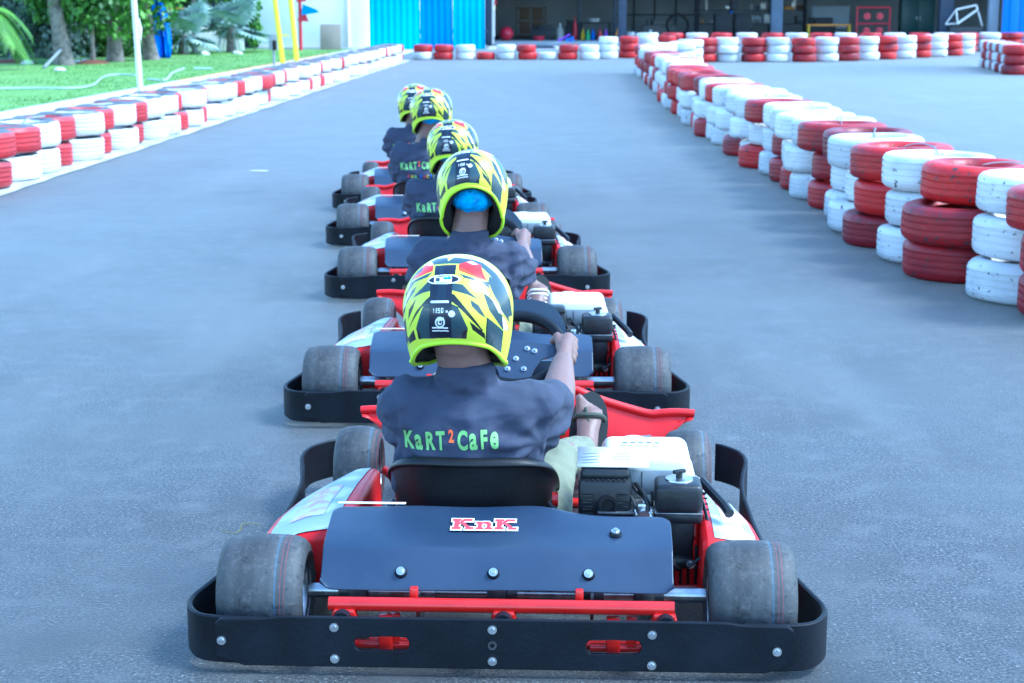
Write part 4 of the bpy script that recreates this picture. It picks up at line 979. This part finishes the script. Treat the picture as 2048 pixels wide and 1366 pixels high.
p = person(0, -.129, .728, 0, net=False, headdy=-.01); p['label'] = 'driver in navy shirt and yellow helmet seated in the nearest go-kart'; people.append(p)
p = person(1, -.060, .785, -30, headdy=.03, cx=-.075); p['label'] = 'driver with bowed helmet over a blue hair net in the second kart'; people.append(p)
p = person(2, -.072, .735, -4, voxel=.009, cx=-.10); p['label'] = 'driver seated in the middle go-kart, third of the five'; people.append(p)
p = person(3, -.065, .806, -4, voxel=.009, cx=-.10); p['label'] = 'upright driver in the fourth kart, blue hair net under helmet'; people.append(p)
p = person(4, -.113, .748, 2, net=False, voxel=.009, cx=-.12); p['label'] = 'driver of the leading go-kart, farthest from the camera'; people.append(p)
for p in people: p['category'] = 'person'; p['group'] = 'kart drivers seen from behind'

# ------------------------------------------------------------------ background
def dep(Y, z): return Y*math.cos(PITCH)+(CH-z)*math.sin(PITCH)
def fx(u, Y, z=.6): return (u-1024)*dep(Y, z)/FPX      # lateral metres of a bearing at distance Y
def leafmesh(name, blobs, n, size, rnd, droop=.3, sc=(1,1,1)):
    vs = []; fs = []
    for k in range(n):
        c, r = rnd.choice(blobs); 
        while True:
            p = Vector((rnd.uniform(-1,1), rnd.uniform(-1,1), rnd.uniform(-1,1)))
            if p.length < 1: break
        p = p.normalized()*(p.length**.45); cc = Vector(c) + Vector((p.x*r*sc[0], p.y*r*sc[1], p.z*r*sc[2]))
        a = Vector((rnd.uniform(-1,1), rnd.uniform(-1,1), rnd.uniform(-1,.4)-droop)).normalized(); b_ = a.cross(Vector((rnd.uniform(-1,1), rnd.uniform(-1,1), rnd.uniform(-1,1)))).normalized()
        s = size*rnd.uniform(.6,1.4); i = len(vs)
        vs += [cc-b_*s*.1, cc+a*s*.45-b_*s*.32, cc+a*s, cc+a*s*.45+b_*s*.32]; fs.append((i,i+1,i+2,i+3))
    me = bpy.data.meshes.new(name); me.from_pydata([v[:] for v in vs], [], fs); return me
def blobs(rnd, n, cx, cz, rx, rz, r0, r1): return [((cx+rnd.uniform(-rx,rx), rnd.uniform(-rx,rx)*.7, cz+rnd.uniform(-rz,rz)), rnd.uniform(r0,r1)) for _ in range(n)]
def tree(x, y, lean, r, label, leaf, crown_z=3.2, crown_r=1.5, n=6000, size=.16, low=1.2, seed=1, blobn=16):
    rn = random.Random(seed); T = empty('tree', label, 'tree', (x, y, .05), 0, 'trees at the back of the lawn')
    pts = []; rs = []; H_ = crown_z+.8
    for k in range(12):
        t = k/11; pts.append((lean*t*H_+.05*noise.noise(Vector((t*3,seed,0))), .05*noise.noise(Vector((t*3,0,seed))), -.1+t*H_)); rs.append(r*(1.35-.9*t+.5*max(0,.12-t)*6)*(1+.12*noise.noise(Vector((t*9,seed,5)))))
    b = B(); b.tube(pts, rs, 14)
    for k in range(4):
        a = rn.random()*6.28; z = H_*rn.uniform(.5,.8); p0 = Vector((lean*z,0,z)); b.tube([p0, p0+Vector((math.cos(a)*.4,math.sin(a)*.4,.35)), p0+Vector((math.cos(a)*1.0,math.sin(a)*1.0,.9))], [r*.45,r*.3,r*.12], 8)
    b.obj('trunk', M['bark'], T)
    me = leafmesh('crown', blobs(rn, blobn, lean*crown_z, crown_z, crown_r, crown_z-low-.5, .5, .95), n, size, rn); me.materials.append(M[leaf]); link(bpy.data.objects.new('crown', me), T); return T
tree(fx(128,39.7), 39.7, -.115, .15, 'thick leaning grey trunk, leftmost of the big trees on the lawn', 'leaf', 4.2, 1.5, 4000, .17, 2.2, seed=4)
tree(fx(228,42), 42, -.02, .15, 'knotted tree trunk under a leafy crown, middle of the lawn edge', 'leaf_light', 2.9, 1.5, 9000, .17, 1.0, seed=5)
tree(fx(302,43), 43, -.09, .14, 'grey leaning tree in front of the blue tarpaulin', 'leaf_light', 3.0, .75, 3000, .15, 1.5, seed=6)
tree(fx(184,40.5), 40.5, .01, .045, 'thin young tree in a patch of bare soil', 'leaf', 2.6, 1.1, 7000, .17, .9, seed=7)
tree(fx(388,50), 50, .01, .05, 'slender dark stem between the silver palms', 'leaf', 3.2, .6, 1500, .15, 2.2, seed=8)
tag(B().sph((fx(184,40.5),40.5,.04),.42,16,(1,1,.28)).obj('soil_mound', M['soil']), 'reddish soil mound round the thin young tree', 'soil mound')
tag(B().sph((fx(20,41),41,.04),.6,16,(1,1,.2)).obj('soil_mound', M['soil']), 'reddish soil patch under the green palm at the left edge', 'soil mound')
def bush(x, y, label, leaf, rx, rz, n, size, seed, cz=1.0):
    rn = random.Random(seed); T = empty('shrub', label, 'shrub', (x, y, .05), 0, 'shrubs behind the lawn')
    me = leafmesh('foliage', blobs(rn, 14, 0, cz, rx, rz, .45, .85), n, size, rn, .1); me.materials.append(M[leaf]); link(bpy.data.objects.new('foliage', me), T)
    b = B()
    for k in range(5): a = rn.random()*6.28; b.tube([(0,0,-.05),(math.cos(a)*.3,math.sin(a)*.3,.6),(math.cos(a)*.6,math.sin(a)*.6,1.3)], [.03,.022,.01], 6)
    b.obj('stem', M['bark'], T)
bush(fx(60,46), 46, 'tall blue green shrub behind the leaning trunk at the left', 'leaf_blue', 1.0, 1.2, 9000, .14, 21, 1.3)
bush(fx(95,45), 45, 'grey green shrub hugging the thick leaning trunk', 'leaf_blue', .7, 1.1, 6000, .14, 22, 1.2)
bush(fx(170,47), 47, 'bright green shrub behind the thin young tree', 'leaf_light', 1.0, 1.1, 8000, .16, 23, 1.2)
bush(fx(205,46), 46, 'low dark shrub between the thin and the knotted tree', 'leaf', .8, .7, 5000, .15, 24, .7)
bush(fx(255,48), 48, 'dark shrub behind the white pole', 'leaf', .8, 1.0, 6000, .16, 25, 1.1)
bush(fx(20,49), 49, 'dense green shrub at the far left corner', 'leaf', 1.2, 1.2, 8000, .17, 26, 1.2)
# dense planting far behind, reads as one mass
rn = random.Random(31); me = leafmesh('far_thicket', [((fx(-140,56)+i*.75+rn.uniform(-.3,.3), 55+rn.uniform(-1,1), .6+j*1.0), rn.uniform(.6,1.0)) for i in range(14) for j in range(6)], 42000, .2, rn); me.materials.append(M['leaf'])
struct(link(bpy.data.objects.new('far_thicket', me)), 'stuff')
# feathery palm at the left edge
def frond(parent, base, ang, L, rise, mtl, nleaf=22, w_=.30, droop=.8):
    pts = []
    for k in range(9):
        t = k/8; pts.append(Vector((base[0]+math.cos(ang)*L*t, base[1]+math.sin(ang)*L*t, base[2]+rise*t-droop*t*t)))
    b = B(); b.tube(pts, [.02*(1-.8*k/8) for k in range(9)], 6); sd = Vector((-math.sin(ang), math.cos(ang), 0))
    for k in range(nleaf):
        t = .12+.86*k/nleaf; i = min(7, int(t*8)); p = pts[i].lerp(pts[i+1], t*8-i); fw = (pts[i+1]-pts[i]).normalized()
        for s in (-1, 1):
            tip = p + sd*s*w_*(1-.5*t) + fw*.22 + Vector((0,0,-.10)); wv = fw*.022; v = [b.bm.verts.new(q) for q in (p-wv, p+wv, tip)]; b.bm.faces.new(v)
    return b.obj('frond', M[mtl], parent, smooth=False)
T = empty('feather_palm', 'bright green feather palm cut off by the left edge', 'palm', (fx(-25,36), 36, .05), 0)
B().tube([(0,0,-.1),(0,0,.5),(0,0,1.3)], [.14,.11,.1], 12).obj('trunk', M['bark'], T)
for k in range(12): frond(T, (0,0,1.3), k*.55, 1.0, .5-.15*(k%3), 'leaf_light', 26, .34, 1.1+.25*(k%2))
for k in range(5): frond(T, (0,0,1.2), -.4+k*.3, .75, .0, 'leaf_light', 26, .34, .7+.1*k)
# silver fan palms
def fan(parent, org, dirv, r, mtl):
    d = Vector(dirv).normalized(); up = Vector((0,0,1)); sd = d.cross(up).normalized(); n_ = sd.cross(d).normalized(); c = Vector(org) + d*r*.9
    b = B(); b.tube([org, c], [.022,.014], 6)
    nb = 22
    for k in range(nb):
        a = -2.35 + 4.7*k/(nb-1); dr = (d*math.cos(a)+sd*math.sin(a)).normalized(); a2 = a+4.7/(nb-1)*.5; a0 = a-4.7/(nb-1)*.5
        L1 = (d*math.cos(a2)+sd*math.sin(a2)).normalized(); L0 = (d*math.cos(a0)+sd*math.sin(a0)).normalized()
        q = [c, c+L0*r*.62+n_*.015, c+dr*r*.62+n_*-.03, c+dr*r*(1.0-.05*(k%3))+Vector((0,0,-.08)), c+L1*r*.62+n_*.015]
        v = [b.bm.verts.new(p_) for p_ in q]; b.bm.faces.new((v[0],v[1],v[2])); b.bm.faces.new((v[0],v[2],v[4])); b.bm.faces.new((v[1],v[3],v[2])); b.bm.faces.new((v[2],v[3],v[4]))
    return b.obj('fan_leaf', M[mtl], parent, smooth=False)
for i, (u, Y, h, r, lab) in enumerate(((366,48.5,.55,.75,'silver fan palm nearer the blue tarpaulin'),(462,50.5,.75,.85,'larger silver fan palm nearest the white building'))):
    rn = random.Random(50+i); T = empty('fan_palm', lab, 'palm', (fx(u,Y), Y, .05), 0, 'silver fan palms'); B().tube([(0,0,-.1),(0,0,h)], [.17,.12], 12).obj('trunk', M['bark'], T)
    for k in range(20):
        a = k*2.4; el = -.35+1.5*((k*.37) % 1); fan(T, (0,0,h), (math.cos(a)*math.cos(el), math.sin(a)*math.cos(el), math.sin(el)), r*rn.uniform(.75,1), 'fan_leaf')
    for k in range(5): a = rn.random()*6.28; B().tube([(0,0,h),(math.cos(a)*.35,math.sin(a)*.3,h*.6),(math.cos(a)*.45,math.sin(a)*.35,.05)], [.02,.02,.012], 6).obj('dead_stalk', M['fan_leaf'], T)
# vine hanging by the wall
rn = random.Random(61); T = empty('climbing_plant', 'thin green climber at the left corner of the white building', 'plant', (fx(508,52.5),52.5,.05)); me = leafmesh('foliage', [((rn.uniform(-.1,.1),0,.3+i*.22), .14+.012*i) for i in range(9)], 900, .13, rn); me.materials.append(M['leaf_light']); link(bpy.data.objects.new('foliage', me), T); B().tube([(0,0,-.05),(.02,0,1),(0,0,2)], .02, 6).obj('stem', M['bark'], T)
# blue tarpaulin draped over something
b = B(); rows = []
for j in range(15):
    z = 0.02+j*.2; row = []
    for i in range(25):
        t = i/24; wv = .09*math.sin(t*19+z*1.3)+.06*math.sin(t*43+z*3); row.append((fx(286,45)+(.66+.11*math.sin(z*2.6+.5))*t - .05*math.sin(z*3.1), 45+wv+.12*math.sin(z*1.7), z))
    rows.append(row)
tp_ = b.loft(rows, closed=False).obj('tarpaulin', M['tarp_blue']); so = tp_.modifiers.new('s','SOLIDIFY'); so.thickness = .01; tag(tp_, 'crumpled bright blue tarpaulin hanging behind the trees', 'tarpaulin')
# low wall and orange things behind the palms
tag(B().box((fx(385,52.4),52.4,.38),(3.2,.2,.76),.02).obj('low_wall', M['wall_white']), 'low pale wall behind the silver palms', 'wall')
for i, (u, lab) in enumerate(((345,'orange panel left behind the low wall'),(372,'orange panel in the middle behind the low wall'),(400,'orange panel near the larger silver palm'))):
    tag(B().box((fx(u,52.9),52.9,.75),(.32,.06,1.1),.02).box((fx(u,52.9),52.86,1.34),(.40,.1,.06),.01).obj('orange_barrier', M['toy_orange']), lab, 'barrier', 'orange barriers')
# a boundary wall closes the view behind the planting
tag(B().box((fx(180,59),59,2.2),(12.5,.25,4.5),.02).obj('boundary_wall', M['navy_paint']), 'dark boundary wall behind the trees and shrubs', 'wall')
# white building
WB = empty('white_building', 'white rendered building behind the yellow frame', 'building', (fx(620,54),54.2,0))
x0, x1 = fx(512,54)-WB.location.x, fx(690,54)-WB.location.x
B().box(((x0+x1)/2,.2,2.0),(x1-x0,.3,4.2),.01).obj('wall', M['wall_white'], WB); x2 = fx(737,54)-WB.location.x
B().box(((x1+x2)/2,.12,2.0),(x2-x1,.3,4.2),.01).obj('pink_wall', M['wall_pink'], WB)
B().box(((x0+x2)/2,2.0,4.2),(x2-x0,4.2,.2),.02).obj('roof', M['concrete'], WB); B().box(((x0+x2)/2,.0,.07),(x2-x0,.3,.12),.01).obj('plinth', M['concrete'], WB)
B().tube([(fx(697,54)-WB.location.x,-.09,.1),(fx(696,54)-WB.location.x,-.09,3.9)], .035, 8).obj('drainpipe', M['wall_pink'], WB)
br = B(); br.box((fx(660,53.4),53.55,.46),(.66,.03,.80),.004,rot=(-.12,0,0)); tag(br.obj('leaning_board', M['board_brown']), 'brown board leaning against the white building', 'board')
# post with red and blue arrow panels
T = empty('sign_post', 'red post with red and blue pointed panels before the white building', 'sign', (fx(601,52.8),52.8,.05))
B().cyl((0,0,-.05),(0,0,2.6),.055,n=12).obj('post', M['ball_red'], T)
def arrow(pl, mt, z, y_=-.08): B().prism(pl, .03, Matrix(((1,0,0,0),(0,0,1,y_),(0,1,0,z),(0,0,0,1)))).obj('panel', M[mt], T, smooth=False)
arrow([(-.08,0),(.28,-.02),(.14,.34),(.02,.40)], 'ball_red', .92); arrow([(.06,.08),(.62,.16),(.52,.26),(.10,.42)], 'sheet_blue', 1.02, -.12); arrow([(-.10,0),(.2,.02),(.24,.36),(-.06,.42)], 'ball_red', 1.5); arrow([(.16,.1),(.34,.1),(.30,.34),(.2,.3)], 'sheet_blue', 1.55, -.12)
# corrugated fence: every rib sheet its own panel
FN = empty('corrugated_fence', 'bright blue corrugated sheet fence between the white building and the workshop', 'fence', (0,56,0))
def corr(x0, x1, mt):
    n = int((x1-x0)/.025); top = []; rows = []
    for z in (0.02, 3.6):
        row = []
        for i in range(n+1):
            x = x0+(x1-x0)*i/n; ph = (x/.21) % 1; d = 0 if ph < .42 else .035 if .52 < ph < .9 else .035*((ph-.42)/.1 if ph < .52 else (1-ph)/.1); row.append((x, -d, z))
        rows.append(row)
    o = B().loft(rows, closed=False).obj('sheet_panel', M[mt], FN, smooth=False); s_ = o.modifiers.new('s','SOLIDIFY'); s_.thickness = .003
for u0, u1, mt in ((737,840,'sheet_cyan'),(840,906,'sheet_blue'),(906,970,'sheet_cyan')): corr(fx(u0,56)+.005, fx(u1,56)-.005, mt)
B().box((fx(853,56.1),.12,3.0),(4.1,.06,.1),.01).box((fx(853,56.1),.12,.6),(4.1,.06,.1),.01).obj('rail', M['navy_paint'], FN)
# workshop
WS = empty('workshop', 'open-fronted dark workshop with steel columns behind the tyre rows', 'building', (0,62,0))
xl, xr = fx(983,62), fx(2120,62)+8
flo = B(); flo.box(((xl+xr)/2,6,.07),(xr-xl,12.2,.16),.01).obj('floor_slab', M['shop_floor'], WS); B().box(((xl+xr)/2,12,2.2),(xr-xl,.2,4.4),.01).obj('back_wall', M['shop_wall'], WS)
B().box((xl-.1,6,2.2),(.15,12.2,4.4),.01).obj('side_wall', M['navy_paint'], WS); B().box(((xl+xr)/2,5.5,4.5),(xr-xl+1,13.5,.2),.01).obj('roof', M['navy_paint'], WS); B().box((xr+.1,6,2.2),(.15,12.2,4.4),.01).obj('side_wall', M['navy_paint'], WS)
B().box(((xl+xr)/2,-.6,3.6),(xr-xl+1,.2,2.0),.01).obj('fascia', M['navy_paint'], WS)
for u, w_, Y, mt in ((976,.22,-.3,'navy_paint'),(986,.09,-.2,'wall_white'),(1158,.16,6,'column_grey'),(1229,.14,3,'navy_paint'),(1244,.30,.1,'navy_paint'),(1552,.42,.1,'column_grey'),(1890,.50,.1,'navy_paint'),(1984,.34,-.2,'shop_wall'),(2008,.26,-.2,'shop_wall')):
    B().box((fx(u,62+Y),Y,2.2),(w_,w_ if w_ < .3 else .3,4.3),.01).obj('column', M[mt], WS)
B().box((fx(1330,70),11.85,1.05),(3.9,.06,.06),0).box((fx(1330,70),11.85,2.1),(3.9,.06,.06),0).obj('wall_rail', M['navy_paint'], WS)
for u in (1270,1312,1355,1400): B().box((fx(u,73),11.84,1.4),(.07,.06,2.6),0).obj('wall_stud', M['navy_paint'], WS)
struct(sheet('dark_ramp', [(fx(1010,58),57.0),(fx(1112,58),57.0),(fx(1105,61.8),61.8),(fx(1020,61.8),61.8)], .004, M['navy_paint']))
struct(sheet('apron', [(fx(975,57),56.2),(fx(2100,57),56.2),(fx(2100,62)+6,61.9),(fx(983,61.9),61.9)], .0018, M['shop_floor']))
def item(name, b, mt, label, cat, group=None): return tag(b.obj(name, M[mt]), label, cat, group)
F = .155
item('red_ball', B().sph((fx(1013,63),63,F+.26),.26,24), 'ball_red', 'large red exercise ball at the left of the workshop', 'ball')
item('red_lamp', B().sph((fx(990,62.6),62.0,1.55),.09,12).cyl((fx(990,62),62.0,1.55),(fx(990,62),62.0,2.4),.01,n=6), 'ball_red', 'small red lamp hanging by the workshop corner', 'lamp')
sh_ = empty('shelf_unit', 'brown cardboard-coloured shelf unit behind the red ball', 'shelf', (fx(1062,67),67,F))
for k in range(3): B().box((0,0,.1+.55*k),(1.15,.4,.05),.005).obj('shelf', M['cardboard'], sh_)
for s in (-1,1): B().box((s*.58,0,.62),(.04,.4,1.3),.005).obj('side', M['cardboard'], sh_)
for k in range(2): B().box((-.25+.5*k,0,.42),(.42,.34,.5),.01).box((-.25+.5*k,0,.95),(.42,.34,.45),.01).obj('carton', M['cardboard'], sh_)
# clutter in the shop
rn = random.Random(77)
def clutter(u, Y, w_, h, mt, label, cat, z=F, shape=0):
    b = B(); x = fx(u, Y)
    if shape == 0: b.box((x,Y,z+h*.35),(w_,.3,h*.7),.03); b.box((x+w_*.1,Y,z+h*.8),(w_*.6,.25,h*.35),.03); b.cyl((x-w_*.3,Y,z+h*.6),(x-w_*.3,Y,z+h),w_*.08)
    elif shape == 1: b.lathe([(0,0),(0,w_*.4),(h*.9,w_*.5),(h,w_*.5),(h,w_*.44),(h*.1,w_*.36)],'Z',18,c=(x,Y,z),closed=False)
    elif shape == 2: b.lathe([(0,0),(0,w_*.5),(h*.55,w_*.45),(h*.8,w_*.15),(h,w_*.14),(h,0)],'Z',14,c=(x,Y,z),closed=False)
    elif shape == 3: b.box((x,Y,z+h*.5),(w_,.2,.05),.01,rot=(0,-.5,0)); b.box((x+w_*.3,Y,z+h*.2),(w_*.4,.2,h*.4),.02); b.cyl((x-w_*.3,Y-.12,z+.06),(x-w_*.3,Y+.12,z+.06),.06)
    item(cat.replace(' ','_'), b, mt, label, cat)
clutter(1085,65,.9,.55,'dark_thing','black covered machine beside the brown shelf','machine')
clutter(1078,63.4,.45,.16,'ball_red','low red tray on the workshop floor','tray',shape=1)
clutter(1120,66,.35,.62,'tank_white','white helmet-like dome on a stand in the workshop','dome',shape=2)
clutter(1143,66,.5,.75,'dark_thing','dark toolbox near the grey inner column','toolbox')
clutter(1150,65.5,.2,.9,'ball_red','small red canister near the grey inner column','canister',shape=2)
clutter(1128,61.2,.5,.28,'toy_purple','purple ride-on toy at the workshop step','toy',.16,3)
clutter(1140,61.0,.3,.2,'blue_print','blue ride-on toy at the workshop step','toy',.16,3)
tb = empty('workbench', 'dark bench with white basins between the columns', 'bench', (fx(1192,66.5),66.5,F)); B().box((0,0,.62),(1.25,.5,.06),.01).obj('bench_top', M['dark_thing'], tb)
for s in (-1,1): B().box((s*.55,0,.3),(.06,.4,.6),.01).obj('leg', M['dark_thing'], tb)
clutter(1188,66.4,.5,.14,'tank_white','white basin on the dark bench','basin',F+.655,1)
for u, mt, lab in ((1166,'yellow_print','yellow plastic toy under the bench'),(1176,'toy_green','green plastic toy under the bench'),(1186,'blue_print','blue plastic toy under the bench'),(1200,'red_print','pink-red plastic toy under the bench'),(1212,'toy_purple','violet plastic toy under the bench'),(1234,'toy_orange','orange plastic toy by the dark column')): clutter(u,64.5+.1*(u%3),.17,.42,mt,lab,'toy',shape=2)
clutter(1262,63,.32,.32,'tank_white','white bucket right of the dark column','bucket',shape=1)
clutter(1280,63.5,.3,.24,'cardboard','small brown carton beside the white bucket','carton')
clutter(1301,63.5,.34,.40,'tank_white','white plastic jug on the workshop floor','jug',shape=2)
clutter(1400,64,.42,.24,'toy_green','green basin on the workshop floor','basin',shape=1)
clutter(1318,68.5,1.4,.75,'engine_grey','grey machine in front of the pale wall','machine')
rg_ = B(); q = [(fx(1355,67)+.42*math.cos(a), 67+.12*math.sin(a), F+.50+.44*math.sin(a)) for a in [k/36*6.2832 for k in range(36)]]; rg_.tube(q, .055, 10, closed=True); item('rubber_hoop', rg_, 'dark_thing', 'large dark rubber hoop standing against the pale wall', 'hoop')
cb = empty('black_cabinet', 'pair of black speaker-like cabinets with a blue lamp on top', 'cabinet', (fx(1465,65),65,F))
for s in (-1,1): B().box((s*.38,0,.5),(.66,.5,1.0),.02).box((s*.38,-.26,.52),(.54,.02,.84),.01).obj('cabinet_box', M['dark_thing'], cb)
B().sph((-.10,-.2,1.04),.05,12).obj('blue_lamp', M['blue_print'], cb)
rk = empty('steel_rack', 'tall grey rack crowded with parts behind the black cabinets', 'rack', (fx(1500,69),69,F))
for s in (-1.4,-.5,.5,1.4): B().box((s*1.6,0,1.3),(.06,.5,2.6),0).obj('upright', M['navy_paint'], rk)
for z in (.55,1.1,1.7,2.3): B().box((0,0,z),(4.6,.5,.05),0).obj('shelf', M['navy_paint'], rk)
for k in range(46):
    z = rn.choice((.58,1.13,1.73)); w_ = rn.uniform(.08,.4); h = rn.uniform(.1,.42); x = rn.uniform(-2.2,2.2); b = B()
    b.box((x,rn.uniform(-.15,.1),z+h/2),(w_,.2,h),.02) if k % 2 else b.cyl((x,-.1,z),(x,-.1,z+h),w_*.3,n=12)
    b.obj('rack_part', M[rn.choice(['shop_wall','dark_thing','engine_grey','toy_orange','cardboard','box_grey','column_grey','steel','tank_white'])], rk)
bn = empty('orange_bench', 'long orange and brown bench left of the red rack', 'bench', (fx(1657,64.5),64.5,F)); B().box((0,0,.56),(1.7,.4,.07),.01).obj('bench_top', M['toy_orange'], bn)
for s in (-1,1): B().box((s*.78,0,.27),(.07,.35,.52),.01).obj('leg', M['yellow_print'], bn)
B().box((0,0,.2),(1.5,.04,.05),0).obj('stretcher', M['cardboard'], bn)
item('display_board', B().box((fx(1660,68),68,.95),(1.5,.08,.85),.02).box((fx(1660,68),67.94,1.40),(1.54,.05,.05),.01), 'shop_wall', 'pale grey panel behind the orange bench', 'panel')
clutter(1640,66,1.2,.85,'dark_thing','dark machine under the pale grey panel','machine')
rr_ = empty('red_rack', 'red square-tube rack holding four red discs', 'rack', (fx(1746,63.5),63.5,F)); b = B()
for s in (-1,1): b.tube([(s*.62,0,0),(s*.62,0,1.22)], .03, 8)
for z in (.04,.62,1.22): b.tube([(-.62,0,z),(.62,0,z)], .03, 8)
b.obj('frame', M['ball_red'], rr_)
for s in (-1,1):
    for z in (.36,.90): B().cyl((s*.24,-.05,z),(s*.24,.05,z),.13,n=20).cyl((s*.24,-.08,z),(s*.24,-.05,z),.06,n=12).obj('disc', M['ball_red'], rr_)
gc = empty('green_cabinet', 'dark green metal cabinet right of the red rack', 'cabinet', (fx(1832,65),65,F)); B().box((0,0,.8),(1.3,.5,1.6),.02).obj('carcass', M['cabinet_green'], gc)
for s in (-1,1): dr = B().box((s*.32,-.27,.8),(.6,.03,1.5),.01).obj('door', M['cabinet_green'], gc); B().box((s*.06,-.30,.8),(.02,.03,.15),.004).obj('handle', M['steel'], dr)
# bicycle frame
bf = empty('bicycle_frame', 'white bicycle frame without wheels standing above the rear tyres', 'bicycle frame', (fx(1930,61.2),61.2,0)); 
P_ = {'ax':(-.72,0,.78),'bb':(-.28,0,.80),'st':(-.36,0,1.30),'h0':(.42,0,1.30),'h1':(.36,0,1.46),'f':(.62,0,.72)}
b = B()
for a_, c_, r_ in (('ax','bb',.022),('ax','st',.02),('bb','st',.03),('st','h1',.034),('bb','h0',.042),('h0','h1',.036)): b.tube([P_[a_],P_[c_]], r_, 10)
b.obj('main_frame', M['tank_white'], bf); b = B(); b.tube([(.44,-.05,1.24),(.52,-.05,1.0),P_['f']], .02, 8); b.tube([(.44,.05,1.24),(.52,.05,1.0),(.62,.05,.72)], .02, 8); b.obj('fork', M['tank_white'], bf)
B().box((0,0,.34),(1.2,.4,.68),.02).box((-.45,0,.72),(.1,.2,.1),.01).obj('stand', M['dark_thing'], bf)
cyb = B(); n_ = 0
BP = empty('blue_sheet_wall', 'deep blue sheet wall at the right edge behind the tyres', 'wall', (fx(2060,60.5),60.5,0))
for k in range(8): B().box((-.72+k*.62+.0,0,1.6),(.60,.04,3.2),.006).box((-.72+k*.62,-.03,1.6),(.08,.04,3.1),.004).obj('sheet_panel', M['blue_print'], BP)
# yellow frame, grey box, white pole
YF = empty('yellow_frame', 'tall yellow ladder-like frame standing at the kerb', 'frame', (fx(580,38),38,0))
for u0, u1 in ((566,553),(594,584)):
    xx0, xx1 = fx(u0,38)-YF.location.x, fx(u1,38)-YF.location.x; g = (xx1-xx0)/1.45
    B().tube([(xx0,0,0),(xx0+g*3.4,0,3.4)], .058, 10).obj('post', M['yellow_paint'], YF); 
    for z in (.12,.5,.9,1.3): B().tube([(xx0+g*z-.0,0,z-.02),(xx0+g*z,0,z+.02)], .066, 10).obj('collar', M['yellow_paint'], YF)
for z in (.78,1.75,2.7): x_ = fx(578,38)-YF.location.x-.11*z/.78*.9; B().tube([(x_-.12,0,z),(x_+.12,0,z)], .018, 8).obj('rung', M['yellow_paint'], YF)
EB = empty('electric_box', 'grey electric box on a short post beside the yellow frame', 'box', (fx(547,38.4),38.4,0)); B().box((0,0,.62),(.20,.14,.36),.015).obj('box', M['box_grey'], EB)
B().box((.03,-.075,.55),(.09,.02,.22),.006).obj('cover', M['liner'], EB); B().tube([(0,0,0),(0,0,.46)], .03, 8).obj('post', M['box_grey'], EB)
WP = empty('white_pole', 'tall white pole rising behind the lawn-side tyres', 'pole', (fx(279,24.5),24.5,0)); lx = (fx(265,24.5,1.43)-fx(279,24.5,0))/1.43
B().tube([(0,0,0),(lx*2.2,0,2.2),(lx*4.4,0,4.4)], .042, 14).obj('shaft', M['tank_white'], WP); B().tube([(lx*.95+.045,0,.95),(lx*1.1+.06,0,1.1),(lx*1.25+.04,0,1.25)], [.02,.03,.02], 8).obj('clamp', M['tank_white'], WP); B().cyl((0,0,.0),(0,0,.05),.09,n=16).obj('base_plate', M['steel'], WP)
# hoses and stones on the grass
def ground_pt(u, v, z=.09):
    k = (v-683)/FPX; c, s = math.cos(PITCH), math.sin(PITCH); Y = (CH-z)*(c-k*s)/(k*c+s); return ((u-1024)*(Y*c+(CH-z)*s)/FPX, Y, z)
item('hose', B().tube(catmull([ground_pt(*q) for q in ((-60,178),(60,176),(140,176),(185,170),(205,155),(230,149),(270,150))],6), .015, 8), 'hose', 'pale hose winding across the lawn from the left edge', 'hose')
item('hose', B().tube(catmull([ground_pt(*q) for q in ((296,158),(330,160),(345,146),(368,137))],6), .02, 8), 'hose', 'short length of pale hose right of the white pole', 'hose')
item('hose', B().tube([ground_pt(*q) for q in ((388,137),(424,137))], .02, 8), 'hose', 'straight pale hose piece nearest the yellow frame', 'hose')
item('grey_pipe', B().tube([ground_pt(88,135), (ground_pt(88,135)[0]-.5, 42, .75), (ground_pt(88,135)[0]-.8, 43.5, 1.3)], .035, 8), 'box_grey', 'thin grey pipe slanting down to the lawn at the left', 'pipe')
for u, v, s_, lab in ((55,127,.16,'white stone on the grass under the shrubs at the left'),(70,113,.2,'larger white stone beside the shrub stems'),(120,140,.12,'small stone at the foot of the thick leaning trunk'),(154,123,.09,'white stone left of the thin young tree'),(170,122,.1,'white stone touching the soil mound'),(340,106,.16,'white stone near the blue tarpaulin'),(408,108,.15,'white stone between the silver palms'),(476,107,.14,'white stone below the larger silver palm')):
    b = B(); x, Y, z = ground_pt(u, v, .08); b.ico((x,Y,z), s_, 2)
    for q in b.bm.verts: q.co += Vector((q.co-Vector((x,Y,z)))*.35*noise.noise(q.co*9)); q.co.z = z+(q.co.z-z)*.55
    item('stone', b, 'stone', lab, 'stone', 'pale stones on the lawn')
# fallen twig and small litter on the asphalt
item('twig', B().tube(catmull([ground_pt(*q, z=.004) for q in ((446,1062),(470,1066),(482,1058),(484,1048),(510,1047),(522,1051))],4), .0010, 6), 'twig_dry', 'thin yellowish twig on the asphalt beside the nearest kart', 'twig')
print('DONE', len(bpy.data.objects))
